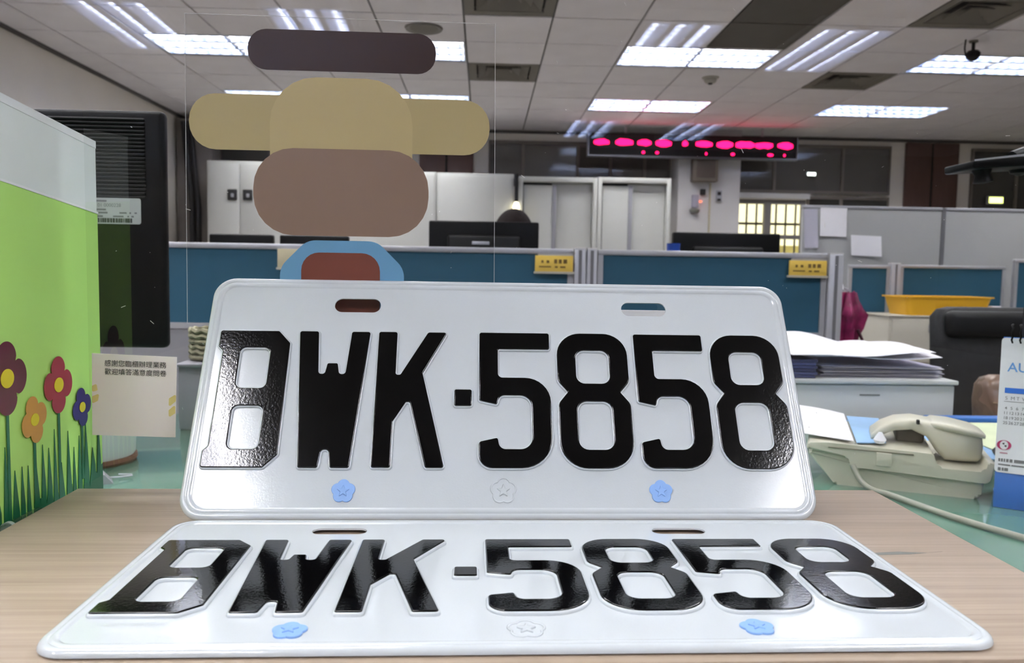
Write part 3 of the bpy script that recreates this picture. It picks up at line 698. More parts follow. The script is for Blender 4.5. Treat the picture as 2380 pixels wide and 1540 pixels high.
link('label_print', xz(pm), M_gink, lab, (-.4955, 1.0470, Z0 + .2222))
for (x0, x1, z) in ((-.512, -.484, .2295), (-.512, -.485, .2185), (-.512, -.483, .2145), (-.468, -.459, .2145), (-.4555, -.4535, .2145), (-.449, -.446, .2145), (-.508, -.489, .2100), (-.476, -.463, .2100), (-.458, -.456, .2100), (-.453, -.450, .2100)):
    rr('print_mark', M_gink, lab, x0, x1, 1.0468, 1.0471, z - .0009, z + .0011)
x = -.528
while x < -.452:
    wd = rng.choice((.0006, .0009, .0016)); rr('barcode_bar', M_ink, lab, x, x + wd, 1.0468, 1.0471, .2022, .2078); x += wd + rng.choice((.0005, .0008, .0012))
# white tub, clip and basket left of the plates
t = thing('white_tub', 'white round tub with rusty base rim on the teal desk', 'tub', (-.545, 1.11, Z0 + DESK))
link('wall', lathe_me([(0, .004), (.055, .004), (.060, .012), (.062, .085), (.058, .085), (.055, .012), (0, .010)], 40), mat('white enamel', (222, 224, 220), .3), t, (0, 0, 0), True)
link('base_rim', lathe_me([(0, 0), (.060, 0), (.0625, .004), (.0615, .009), (0, .005)], 40), mat('rust brown', (120, 84, 62), .8, var=.3, vscale=40), t, (0, 0, 0), True)
t = thing('binder_clip', 'small steel binder clip lying on the teal desk by the tub', 'clip', (-.475, 1.0, Z0 + DESK), .5)
link('jaw', prism_me([(-.012, 0), (.012, 0), (.002, .012), (-.002, .012)], -.014, .014), M_frame, t, (0, 0, .0), True)
link('handle', tube_me([(-.008, .0, .006), (.02, .0, .004), (.035, .006, .003), (.035, .012, .003), (.02, .016, .004)], .0012, 6), M_frame, t, (0, 0, 0), True)
t = thing('woven_basket', 'small woven straw basket just left of the standing plate', 'basket', (-.462, 1.40, Z0 - .012))
bm = bmesh.new()
prof = [(.045, 0), (.05, .04), (.052, .08), (.05, .12), (.047, .155)]
bk = mat('dry straw', (150, 146, 120), .8, var=.45, vscale=70)
link('liner', lathe_me([(0, .002), (.040, .002), (.041, .03), (.040, .055), (.037, .055), (.038, .03), (0, .006)], 28), bk, t, (0, 0, 0), True)
for k in range(6): link('weave_band', tube_me([(.0435 * math.cos(2 * PI * q / 24), .0435 * math.sin(2 * PI * q / 24) , .006 + k * .009 + .002 * math.sin(q * PI + k)) for q in range(25)], .0045, 6, False), bk, t, (0, 0, 0), True)
t = thing('file_box', 'plain grey file box under the woven basket', 'box', (-.40, 1.40, Z0 + DESK))
rr('body', M_grey, t, -.505, -.30, 1.33, 1.47, DESK, -.018, bev=.003); rr('lid', M_grey, t, -.508, -.297, 1.327, 1.473, -.018, -.012, bev=.002)
t = thing('glass_tumbler', 'clear greenish glass tumbler half hidden behind the standing plate', 'glass', (-.345, 1.15, Z0 + DESK))
link('wall', lathe_me([(0, .004), (.034, .004), (.040, .125), (.0385, .125), (.032, .008), (0, .008)], 32), clear_sheet('green glass', (.86, .93, .88, 1), .06), t, (0, 0, 0), True)

# grey steel cabinet with loose papers, papers on the desk
t = thing('grey_cabinet', 'low grey steel cabinet under the loose paper pile', 'cabinet', (.68, 1.72, 0))
M_gcab = mat('scuffed grey steel', (194, 196, 195), .42, var=.05, vscale=6)
rr('body', M_gcab, t, .44, .924, 1.522, 1.93, -Z0, -.060, bev=.003); rr('top_panel', M_gcab, t, .436, .928, 1.516, 1.935, -.0585, -.050, bev=.002)
rr('scuff', mat('dark scuff', (120, 122, 118), .7), t, .735, .775, 1.5214, 1.5224, -.0815, -.0785)
def pile_sheet(parent, name, cx, cy, z, w_, d_, rot, amp, seed, m=M_paper):
    r = random.Random(seed); ph = [r.uniform(0, 6) for _ in range(4)]
    bm = bmesh.new(); nx, ny = 26, 16; g = []
    for j in range(ny + 1):
        row = []
        for i in range(nx + 1):
            u, v = i / nx, j / ny
            h = amp * (.5 + .30 * math.sin(u * 5 + ph[0]) + .35 * math.sin(v * 3.5 + u * 2 + ph[1]) + .12 * math.sin(u * 11 + ph[2])) * (.35 + .65 * v)
            row.append(bm.verts.new(((u - .5) * w_, (v - .5) * d_, max(0, h))))
        g.append(row)
    for j in range(ny):
        for i in range(nx): bm.faces.new((g[j][i], g[j][i + 1], g[j + 1][i + 1], g[j + 1][i]))
    solid(bm, -.0008)
    return link(name, finish(bm), m, parent, (cx, cy, Z0 + z), False, (0, 0, rot))
t = thing('paper_pile', 'pile of rumpled white papers on the grey cabinet', 'paper pile', (.76, 1.70, Z0 - .050))
mg = mat('grey violet paper', (176, 174, 192), .8)
for k in range(7): pile_sheet(t, 'sheet', .792 + .003 * ((k * 7) % 3), 1.69, -.0495 + k * .0034, .245, .27, .02 * ((k * 5) % 4 - 1.5), .003, 10 + k, mg if k % 2 == 0 else M_paper)
pile_sheet(t, 'sheet', .775, 1.68, -.0115, .27, .28, -.05, .030, 21); pile_sheet(t, 'sheet', .74, 1.67, -.008, .29, .28, .04, .030, 25)
t = thing('blue_folder_stack', 'stack of dark blue folders on the grey cabinet beside the papers', 'folder stack', (.58, 1.60, Z0 - .050))
for k in range(6): rr('folder', mat('navy folder %d' % (k % 3), ((44, 50, 92), (58, 64, 104), (36, 40, 78))[k % 3], .5), t, .455, .650 + .003 * (k % 2), 1.53, 1.80, -.0495 + k * .0062, -.0495 + k * .0062 + .0055, bev=.001)
tag(link('tinted_folder', box_me(.13, .09, .003, .001), mat('teal film folder', (150, 186, 184), .4), None, (.615, 1.885, Z0 + .012), False, (0, .14, 0)), 'thin pale teal folder rising behind the paper pile', 'folder')
bpy.data.objects['tinted_folder'].location.z = Z0 + .004
def desk_sheet(name, label, pts, z, m, cat='paper', lift=0.0):
    lp = pts; bm = bmesh.new(); n = 12
    A, B, C_, D_ = [Vector((p[0], p[1], 0)) for p in lp]; g = []
    c = (A + B + C_ + D_) / 4
    for j in range(n + 1):
        row = []
        for i in range(n + 1):
            u, v = i / n, j / n
            p = (A * (1 - u) + B * u) * (1 - v) + (D_ * (1 - u) + C_ * u) * v - c
            p.z = lift * (v ** 2) * (1 - u) + lift * .25 * math.sin(u * PI) * v
            row.append(bm.verts.new(p))
        g.append(row)
    for j in range(n):
        for i in range(n): bm.faces.new((g[j][i], g[j][i + 1], g[j + 1][i + 1], g[j + 1][i]))
    solid(bm, -.001)
    return tag(link(name, finish(bm), m, None, (c.x, c.y, Z0 + z)), label, cat)
M_map = mat('blue printed map', (140, 182, 224), .5, var=.22, vscale=9)
desk_sheet('printed_leaflet', 'light blue printed leaflet lying flat on the desk behind the telephone', ((.62, 1.16), (.80, 1.16), (.84, 1.475), (.655, 1.475)), DESK + .001, M_map, 'leaflet')
desk_sheet('green_leaflet', 'pale yellow green leaflet lying on the desk beside the calendar', ((.80, 1.15), (.98, 1.15), (1.02, 1.45), (.83, 1.45)), DESK + .003, mat('pale lime print', (214, 224, 184), .5, var=.10, vscale=12), 'leaflet')
tag(rr('blue_binder', M_blue, None, .84, 1.12, 1.455, 1.484, DESK, DESK + .012, bev=.003), 'thin blue binder edge at the far edge of the desk', 'binder')
def on_phone(x, y): a = math.radians(-24); return (.543 + x * math.cos(a) - y * math.sin(a), 1.072 + x * math.sin(a) + y * math.cos(a))
desk_sheet('letter_sheet', 'white printed sheet lying over the left end of the telephone', [on_phone(*p) for p in ((-.098, -.060), (-.030, -.088), (-.040, .130), (-.115, .150))], DESK + .0595, M_paper, 'paper', .006)
desk_sheet('map_leaflet', 'light blue map leaflet lying on the telephone under the handset arch', [on_phone(*p) for p in ((-.026, -.086), (.009, -.070), (.009, .125), (-.036, .125))], DESK + .0572, M_map, 'leaflet', .0)
tag(link('crumpled_tissue', loft_me([[(r * math.cos(a * PI / 6) * (1 + .2 * math.sin(a * 5 + z * 90)), r * math.sin(a * PI / 6), z) for a in range(12)] for z, r in ((0, .006), (.004, .008), (.009, .005), (.014, .002))]), M_paper, None, (.5125, 1.0, Z0 + DESK + .0585)), 'small crumpled white tissue on top of the telephone', 'tissue')

# ------------------------------------------------------------------ beige telephone
t = thing('telephone', 'beige desk telephone with raised handset beside the calendar', 'telephone', (.543, 1.072, Z0 + DESK), math.radians(-24))
# local frame: x along the side that faces the counter, y away from the counter
body = fillet([(-.050, .0), (.116, .0), (.122, .030), (-.078, .044), (-.086, .040)], [.006, .008, .006, .006, .006], 4)
link('base', prism_me(body, -.085, .085, .004), M_beige, t, (0, 0, 0), True)
deck = fillet([(-.088, .046), (-.036, .040), (-.032, .027), (.124, .022), (.131, .048), (.122, .048), (.119, .036), (.068, .036), (.062, .053), (-.060, .056), (-.084, .054)], [.003, .003, .004, .005, .002, .002, .006, .006, .003, .003, .003], 4)
link('deck', prism_me(deck, -.092, .092, .002), M_beige, t, (0, 0, 0), True)
link('latch', box_me(.018, .003, .017, .001), M_beige, t, (.006, -.0932, .0405), True)
hs = []
def hring(x, zc, hy, hz, sq=.55): return [(x, hy * math.copysign(abs(math.cos(a)) ** sq, math.cos(a)), zc + hz * math.copysign(abs(math.sin(a)) ** sq, math.sin(a))) for a in [2 * PI * k / 20 for k in range(20)]]
for x, zc, hy, hz in ((.112, .059, .024, .004), (.110, .058, .032, .016), (.106, .058, .036, .020), (.090, .060, .038, .023), (.070, .061, .038, .024), (.060, .067, .036, .020), (.048, .076, .032, .011), (.030, .081, .030, .008), (.010, .078, .029, .008), (-.006, .070, .029, .008), (-.018, .061, .030, .006)):
    hs.append(hring(x, zc, hy, hz))
link('handset', loft_me(hs, angle=.9), M_beige, t, (.010, -.024, .0), True)
link('handset_lid', loft_me([hring(x, z, hy, hz) for x, z, hy, hz in ((.114, .073, .026, .002), (.112, .0735, .036, .003), (.100, .077, .040, .005), (.075, .081, .040, .006), (.056, .083, .036, .005), (.050, .083, .028, .002))], angle=.9), M_beige, t, (.010, -.024, .0), True)
link('cradle', box_me(.034, .10, .018, .004, 3), mat('shadow brown cradle', (104, 96, 86), .6), t, (.040, .02, .0625), True)  # brown-grey colour puts the shadow under the handset arch into this block
link('hook_pin', box_me(.004, .006, .006, .001), M_ink, t, (.046, -.056, .086), True)
link('seam_line', box_me(.10, .001, .0010), mat('beige seam', (120, 116, 98), .7), t, (-.010, -.0926, .0500), True)
link('keypad', box_me(.04, .08, .002, .0005), mat('keypad grey', (150, 148, 136), .5), t, (-.060, .03, .0565), True)
telephone = t
cord = [(.478, 1.000, DESK + .030), (.484, .988, DESK + .012), (.494, .975, DESK + .004), (.504, .955, DESK + .004), (.515, .915, DESK + .004), (.528, .872, DESK + .004), (.545, .83, DESK + .004), (.565, .79, DESK + .004), (.60, .70, DESK + .004), (.64, .60, DESK + .004)]
def smooth_path(p, n=6):
    out = []; P = [Vector(q) for q in p]
    for i in range(len(P) - 1):
        p0, p1, p2, p3 = P[max(i - 1, 0)], P[i], P[i + 1], P[min(i + 2, len(P) - 1)]
        for k in range(n):
            s = k / n
            out.append(.5 * ((2 * p1) + (p2 - p0) * s + (2 * p0 - 5 * p1 + 4 * p2 - p3) * s * s + (3 * p1 - p0 - 3 * p2 + p3) * s ** 3))
    return out + [P[-1]]
bpy.context.view_layer.update(); inv = telephone.matrix_world.inverted()
link('cord', tube_me([inv @ (q + Vector((0, 0, Z0))) for q in smooth_path(cord)], .0035, 8), mat('grey cord', (164, 164, 150), .5), telephone, (0, 0, 0), True)

# ------------------------------------------------------------------ desk calendar
t = thing('desk_calendar', 'spiral desk calendar with blue base cut by the right edge', 'calendar', (.612, .918, Z0 + DESK), math.radians(-33))
CW, CHH = .16, .205; lean = math.radians(12)
def cal(y): return (0, y)
link('base_card', prism_me([(0, 0), (CW, 0), (CW, .004), (0, .004)], .0, .085), M_blue, t, (0, 0, 0), True)
bc = box_me(CW - .002, .0016, .206, .0004); bc.materials.append(M_blue)
link('front_card', bc, None, t, (CW / 2 + .001, .0222, .1005), True, (-lean, 0, 0))
link('apron', box_me(CW, .0014, .042, .0004), M_blue, t, (CW / 2, .0042, .0208), True, (-lean, 0, 0))
link('rear_card', bc, None, t, (CW / 2, .062, .1005), True, (math.radians(11.5), 0, 0))
pg = xz(curve_me([rrect(0, CW, 0, .163, .004, 4)], .0012)); pg.materials.append(mat('calendar paper', (236, 237, 240), .6))
page = link('page_block', pg, None, t, (-.0008, .0074, .041), True, (-lean, 0, 0))
def on_page(name, me, m, x, z): return link(name, me, m, page, (x, -.0016, z), True)
def pz(y): return .163 - (y - 784) * .000536
on_page('month_print', xz(text_me('AUGUST', .0158, 0, .0001)), M_lblue, .0075, pz(861))
on_page('blue_bar', xz(curve_me([rrect(.006, .055, pz(910), pz(898), .0003, 2)], .0001)), mat('blue bar', (36, 110, 208), .6), 0, 0)
for i, ch in enumerate('SMTWTFS'): on_page('day_print', xz(text_me(ch, .0058)), M_gink, .0068 + i * .0057, pz(925))
on_page('rule_line', xz(curve_me([rrect(.006, .055, pz(929.5), pz(928.5), .0001, 1)], .0001)), M_gink, 0, 0)
for r, days in enumerate(((0, 0, 0, 0, 1, 2, 3), (4, 5, 6, 7, 8, 9, 10), (11, 12, 13, 14, 15, 16, 17), (18, 19, 20, 21, 22, 23, 24), (25, 26, 27, 28, 29, 30, 31))):
    for i, d in enumerate(days):
        if d: on_page('date_print', xz(text_me(str(d), .0050, 0, .00003, 'CENTER')), M_gink, .0083 + i * .0057, pz(936 + r * 11))
ec = pz(1027)
lg = on_page('emblem', xz(curve_me([ellipse(.0085, ec, .0075, .0058, 36), ellipse(.0085, ec, .0044, .0054, 30)], .0001)), mat('crimson print', (168, 40, 92), .6), 0, 0)
for a, b in ((.0068, ec + .0022), (.0090, ec - .0004)):
    link('emblem_mark', xz(curve_me([fillet([(a, b), (a + .0026, b + .0009), (a + .0017, b - .0006), (a + .0026, b - .0021), (a - .0003, b - .0009)], .0003, 2)], .0001)), M_ink, lg, (0, 0, 0), True)
on_page('print_mark', xz(curve_me([rrect(.0045, .0125, pz(1046), pz(1043.5), .0003, 2)], .0001)), mat('rose print', (190, 130, 150), .6), 0, 0)
for y0_, y1_, segs in ((1064, 1057, ((.0035, .0055), (.0062, .0082), (.009, .0105), (.0115, .014), (.015, .018), (.0195, .03))), (1072, 1069, ((.0035, .016), (.017, .03))), (1084, 1077, ((.0035, .0065), (.0075, .0095), (.010, .014)))):
    for a, b in segs: on_page('print_mark', xz(curve_me([rrect(a, b, pz(y0_), pz(y1_), .0002, 2)], .0001)), M_gink, 0, 0)
for i in range(16): link('spiral_ring', tube_me([(.009 + i * .0085 + .0012 * s, .049 + .013 * math.cos(a), .197 + .012 * math.sin(a)) for s, a in [(q % 2, -2.6 - q * .42) for q in range(-1, 12)]], .0011, 6), M_blackp, t, (0, -.008, .008), True)
# document lamp: black stand behind the calendar, arm back into the picture
t = thing('desk_lamp', 'black desk lamp with flat head reaching in from the right', 'lamp', (.86, 1.16, Z0 + DESK))
def w3(x, y, z): return (x, y, Z0 + z)
link('foot', lathe_me([(0, 0), (.075, 0), (.078, .006), (.07, .014), (0, .016)], 36), M_blackp, t, (.86, 1.16, Z0 + DESK))
rr('socket', M_blackp, t, .812, .85, 1.142, 1.178, DESK + .014, .112, bev=.004)
link('pole', tube_me([w3(.834, 1.16, .112), w3(.836, 1.16, .20), w3(.850, 1.16, .33)], .0055), mat('pale metal pole', (176, 186, 180), .3, metal=.6), t, (0, 0, 0), False)
link('arm', tube_me([w3(.850, 1.16, .33), w3(.82, 1.15, .336), w3(.785, 1.14, .332), w3(.75, 1.13, .322)], [.010, .013, .012, .009]), M_blackp, t, (0, 0, 0), False)
hd = link('head', prism_me(fillet([(-.062, -.006), (.05, -.012), (.052, .004), (-.062, .005)], .003, 3), -.05, .02, .002), M_blackp, t, w3(.725, 1.13, .312), False, (0, -.13, 0))
link('head_trim', box_me(.11, .002, .002), M_frame, hd, (-.005, -.051, .0055), True)
link('knob', lathe_me([(0, 0), (.013, 0), (.010, -.008), (.013, -.018), (0, -.02)], 18), M_blackp, hd, (-.038, -.03, -.007), True)
link('elbow', lathe_me([(0, .016), (.012, .012), (.016, 0), (.012, -.012), (0, -.016)], 18), M_blackp, t, w3(.762, 1.13, .312))

# black office chair and brown bag
t = thing('office_chair', 'black office chair behind the desk at the right', 'chair', (1.42, 2.1, 0))
ring = []
for z, wd, yy in ((-.36, .20, .05), (-.30, .235, .02), (-.15, .245, .0), (-.02, .25, .005), (.05, .246, .02), (.070, .232, .03), (.076, .20, .035)):
    ring.append([(1.42 + x, 2.0 + yy + y, Z0 + z) for x, y in rrect(-wd, wd, 0, .06 if z < .06 else .045, .02, 4)])
link('backrest', loft_me(ring), mat('black mesh fabric', (26, 26, 28), .7, var=.4, vscale=60, bump=.4, bscale=260), t, (0, 0, 0), False)
rr('top_pad', M_blackp2, t, 1.185, 1.655, 1.988, 2.03, .0, .068, bev=.018, seg=3)
rr('seat', M_blackp2, t, 1.18, 1.66, 2.06, 2.52, -.47, -.39, bev=.03, seg=3)
rr('back_bar', M_blackp2, t, 1.39, 1.45, 2.075, 2.10, -.50, -.10, bev=.008)
link('column', tube_me([(1.42, 2.28, .08), (1.42, 2.28, .41)], .028), M_frame, t, (0, 0, 0), False)
for k in range(5): link('leg', tube_me([(1.42, 2.28, .09), (1.42 + .3 * math.cos(k * 1.2566), 2.28 + .3 * math.sin(k * 1.2566), .03)], [.024, .016]), M_blackp2, t, (0, 0, 0), False)
for s in (-1, 1): link('armrest', tube_me([(1.42 + s * .25, 2.42, Z0 - .42), (1.42 + s * .27, 2.36, Z0 - .2), (1.42 + s * .27, 2.16, Z0 - .2)], .018), M_blackp2, t, (0, 0, 0), False)
t = thing('brown_bag', 'brown leather bag standing on a stool before the black chair', 'bag', (1.235, 1.80, Z0 - .40))
M_bag = mat('brown leather', (100, 80, 62), .38, var=.35, vscale=22, bump=.5, bscale=60)
ring = []
for z, wd, dp in ((.0, .085, .05), (.03, .088, .055), (.12, .068, .055), (.20, .075, .05), (.27, .086, .04), (.305, .088, .03), (.322, .080, .022), (.328, .066, .012)):
    ring.append([(x * (1 + .04 * math.sin(z * 50 + y * 60)), y + .006 * math.sin(x * 60 + z * 40), z) for x, y in rrect(-wd, wd, -dp, dp, min(.02, dp * .8), 5)])
link('pouch', loft_me(ring, angle=.9), M_bag, t, (0, 0, 0), True)
link('flap', loft_me([[(x, y - .004, z) for x, y in rrect(-wd, wd, -dp, dp * .3, .01, 4)] for z, wd, dp in ((.235, .072, .052), (.27, .087, .047), (.31, .089, .036), (.330, .070, .018))], angle=.9), mat('tan leather flap', (118, 92, 74), .34, var=.2, vscale=16), t, (0, 0, 0), True)
link('stitch_line', tube_me([(-.083, -.052, .272), (0, -.056, .262), (.083, -.052, .272)], .0015, 6), mat('pale stitch', (180, 156, 130), .6), t, (0, 0, 0), True)
t = thing('low_stool', 'dark low stool under the brown bag', 'stool', (1.235, 1.80, 0))
rr('seat', M_blackp2, t, 1.10, 1.37, 1.67, 1.93, -.44, -.401, bev=.012)
for x in (1.12, 1.34):
    for y in (1.69, 1.90): rr('leg', M_blackp2, t, x - .012, x + .012, y - .012, y + .012, -Z0, -.44)

# ================================================================== THE COUNTER
def front_frame(name, label, cat, x, y, z): return thing(name, label, cat, (x, y, Z0 + z), TH)
t = front_frame('service_counter', 'light oak counter shelf carrying the two plates', 'counter', .005, .412, -.0)
CWD, CDP = .270, .1215
link('counter_top', box_me(2 * CWD, 2 * CDP, .024, .0012, 2), M_wood, t, (0, 0, -.012), True)
link('edge_band', box_me(2 * CWD, .0015, .0225, .0005), M_woodedge, t, (0, -CDP - .0008, -.0130), True)
for s in (-1, 1): link('side_panel', box_me(.018, 2 * CDP - .01, Z0 - .024, .001), M_woodedge, t, (s * (CWD - .012), 0, -.024 - (Z0 - .024) / 2), True)
link('front_panel', box_me(2 * CWD - .044, .016, Z0 - .026, .001), M_woodedge, t, (0, .05, -.0245 - (Z0 - .026) / 2), True)
link('scuff_mark', curve_me([fillet([(.02, 0), (.045, .003), (.06, .001), (.07, .003), (.05, -.001), (.03, -.002)], .001, 2)], .00005), mat('dark scuff', (120, 108, 96), .7), t, (.175, -.005, .00008), True)

# ------------------------------------------------------------------ clear screen behind it
SX0, SX1, SH0, SH1 = -.262, 1.10, DESK + .001, .66
t = front_frame('clear_screen', 'clear acrylic counter screen behind the standing plate', 'screen', 0, .5415, 0)
me = xz(curve_me([[(SX0, SH0), (SX1, SH0), (SX1, SH1), (-.95, SH1), (-.95, .2475), (SX0, .2475)]], .0025))
me.materials.append(clear_sheet('clear acrylic face', (.95, .962, .958, 1), .085)); me.materials.append(clear_sheet('clear acrylic rear', (1, 1, 1, 1), 0))
for p in me.polygons: p.use_smooth = False; p.material_index = 0 if p.normal.y < -.5 else 1
link('pane', me, None, t, (0, .0025, 0), True)
bm = bmesh.new(); r = random.Random(11)
for k in range(260):
    x, z = r.uniform(SX0 + .01, .60), r.uniform(-.02, .36); s = r.choice((.0002, .0002, .0003, .0004)); a = r.uniform(0, PI); ln = r.choice((1, 1, 1.4, 4))
    c, sn = math.cos(a), math.sin(a)
    vs = [bm.verts.new((x + s * (ln * p * c - q * sn), -.0002, z + s * (ln * p * sn + q * c))) for p, q in ((-1, -.5), (1, -.5), (1, .5), (-1, .5))]
    bm.faces.new(vs)
d = link('dust_specks', finish(bm, False), mat('pale dust', (214, 214, 212), .8), t, (0, 0, 0), True); d['kind'] = 'stuff'
for s, x in ((0, .30), (1, .95)): link('clamp_foot', box_me(.03, .03, .02, .003), M_frame, t, (x + .08, .021, DESK + .0115), True)
# survey card (its code is left blank) stuck on the screen
t = front_frame('survey_card', 'square white survey notice card stuck on the screen left of the plates', 'notice card', -.2325, .5365, .0612)
card = link('card', xz(curve_me([[(-.0277, -.0270), (.0266, -.0284), (.0283, .0258), (-.0268, .0278)]], .0002)), mat('notice card paper', (250, 243, 242), .6), t, (0, 0, 0), True)
tx = mat('notice text', (26, 26, 30), .7)
for z, s in ((.0192, '感謝您臨櫃辦理業務'), (.0136, '歡迎填答滿意度問卷')):
    me = text_me(s, .0047, 0, 0, 'CENTER', 1.0); xs = [v.co.x for v in me.vertices]
    k = .0400 / (max(xs) - min(xs)); cx_ = (max(xs) + min(xs)) / 2
    me.transform(Matrix.Translation((0, 0, 0)) @ Matrix.Diagonal((k, k, 1, 1)) @ Matrix.Translation((-cx_, 0, 0)))
    link('printed_line', xz(me), tx, card, (.0015, -.0008, z), True, (0, .03, 0))
M_ywash = mat('pale yellow wash', (228, 212, 140), .7, var=.06, vscale=60)
for pts in ([(-.0272, .002), (-.0235, .003), (-.0242, .0075), (-.0272, .006)], [(-.0274, -.006), (-.0235, -.004), (-.0225, .001), (-.0272, -.001)], [(.0225, -.008), (.0272, -.004), (.0276, .001), (.0228, -.002)], [(.0225, -.015), (.0268, -.012), (.0270, -.006), (.0225, -.010)]):
    link('yellow_wash', xz(curve_me([fillet(pts, .0008, 3)], .00005)), M_ywash, card, (0, -.00027, 0), True)
# clear film with plain colour fields on the screen
t = front_frame('window_decal', 'clear film decal with plain tan, brown and blue fields on the screen', 'decal', -.096, .5385, .210)
film = xz(curve_me([[(-.101, -.1005), (.103, -.1015), (.101, .100), (-.100, .1005)]], .0001))
film.materials.append(clear_sheet('decal film', (.97, .97, .97, 1), .02))
link('film', film, None, t, (0, 0, 0), True)
link('film_edge', xz(curve_me([[(-.101, -.1005), (.103, -.1015), (.101, .100), (-.100, .1005)], [(-.1007, -.1002), (.1027, -.1012), (.1007, .0997), (-.0997, .1002)]], .00005)), mat('film edge', (190, 190, 190), .5), t, (0, -.0002, 0), True)
def field(name, loop, rgb, layer): link(name, xz(curve_me([loop], .00005)), mat('decal ' + name, rgb, .32), t, (0, -.00025 - .00015 * layer, 0), True)
field('dark_brown_field', rrect(-.060, .062, .066, .092, .012), (50, 32, 28), 1)
field('wide_tan_field', rrect(-.098, .098, .014, .050, .017), (166, 152, 110), 1)
field('tan_field', rrect(-.046, .047, -.030, .062, .030), (174, 159, 116), 2)
field('taupe_field', rrect(-.057, .058, -.041, .016, .026), (128, 107, 92), 3)
field('blue_field', fillet([(-.040, -.100), (.042, -.100), (.042, -.062), (.024, -.044), (-.022, -.044), (-.040, -.062)], .014, 5), (100, 148, 182), 1)
field('rust_field', rrect(-.026, .026, -.100, -.052, .012), (112, 62, 50), 2)

# ------------------------------------------------------------------ green flower panel on the left
t = thing('flower_panel', 'white topped panel printed with flowers and grass on bright green', 'panel', (-.275, .50, Z0 - .20))
PX = -.2755
def yz(me, x): me.transform(Matrix(((0, 0, 1, x), (1, 0, 0, 0), (0, 1, 0, 0), (0, 0, 0, 1)))); return me     # xy outline -> (y, z) at x, facing +x
def band(y, a=.2350, b=.0094 / .109): return a + (.576 - y) * b
M_green = mat('bright green print', (186, 236, 122), .4, var=.03, vscale=8); M_pw = mat('white acrylic board', (236, 244, 241), .2)
y0, y1 = .43, .583
link('board', yz(curve_me([[(y0, -.20), (y1 - .001, -.20), (y1, band(y1)), (y0, band(y0))]], .003), PX - .004), M_pw, t, (0, 0, Z0), False)
link('board_edge', yz(curve_me([[(y0, band(y0) - .005), (y1, band(y1) - .005), (y1, band(y1)), (y0, band(y0))]], .0034), PX - .004), mat('white board edge', (236, 240, 240), .3), t, (0, 0, Z0), False)
gr = link('green_print', yz(curve_me([[(y0, -.20), (y1 - .0012, -.20), (y1 - .0005, band(y1) - .051), (y0, band(y0) - .050)]], .0003), PX - .0006), M_green, t, (0, 0, Z0), False)
link('print_border', yz(curve_me([[(y0, band(y0) - .050), (y1, band(y1) - .051), (y1, band(y1) - .0495), (y0, band(y0) - .0485)]], .0005), PX - .0004), mat('white board edge', (236, 240, 240), .3), t, (0, 0, Z0), False)
M_dgreen = mat('dark green print', (22, 104, 66), .32, coat=.2)
r = random.Random(5)
pts = [(y0, -.20)]; pts += [(y1 - .002, -.20), (y1 - .002, .004)]
y = y1 - .004; tall = 0
while y > y0 + .01:
    wd = r.uniform(.006, .010); base = r.uniform(-.006, .006)
    pts += [(y, base), (y - wd * .4, r.uniform(.018, .042)), (y - wd * .75, base - .004), (y - wd, r.uniform(-.018, .002))]; y -= wd
pts += [(y0, .0)]
link('grass_print', yz(curve_me([pts], .0002), PX + .0002), M_dgreen, gr, (0, 0, Z0), False)
def flower(cy, cz, s, rgb, ang, stem_to):
    n = 72; lp = []
    for k in range(n):
        a = 2 * PI * k / n; rad = s * (.62 + .38 * abs(math.cos(2 * (a - ang))) ** .6)
        lp.append((cy + rad * .92 * math.cos(a), cz + rad * math.sin(a)))
    link('flower_stem', yz(curve_me([[(cy - .0016, stem_to), (cy + .0016, stem_to), (cy + .0012, cz), (cy - .0012, cz)]], .0001), PX + .0005), M_dgreen, gr, (0, 0, Z0), False)
    f = link('flower_print', yz(curve_me([lp], .0001), PX + .0008), mat('petal %d %d %d' % rgb, rgb, .32, coat=.2), gr, (0, 0, Z0), False)
    link('flower_eye', yz(curve_me([ellipse(cy, cz, s * .30, s * .26, 24)], .0001), PX + .0011), mat('flower eye', (226, 212, 40), .4), t, (0, 0, Z0), False)
flower(.4675, .081, .0215, (92, 22, 46), 0, -.02); flower(.523, .0695, .0185, (160, 32, 54), 0, -.02)
flower(.4945, .052, .0150, (208, 152, 64), .3, .0); flower(.5525, .0500, .0135, (44, 26, 110), .2, .0)
t = thing('plastic_clip', 'clear plastic edge clip on the left side of the counter', 'clip', (-.2695, .46, Z0 - .012))
link('sleeve', tube_me([(-.2700, .435, Z0 - .004), (-.2700, .488, Z0 - .004)], .0035, 14), clear_sheet('clear clip', (.75, .82, .80, 1), .10), t, (0, 0, 0), False)
link('collar', tube_me([(-.2700, .455, Z0 - .004), (-.2700, .458, Z0 - .004)], .0042, 14), mat('cloudy clip', (150, 168, 160), .4), t, (0, 0, 0), False)
link('bracket', box_me(.003, .055, .012, .0006), mat('cloudy clip', (150, 168, 160), .4), t, (-.2672, .4615, Z0 - .0135), False)

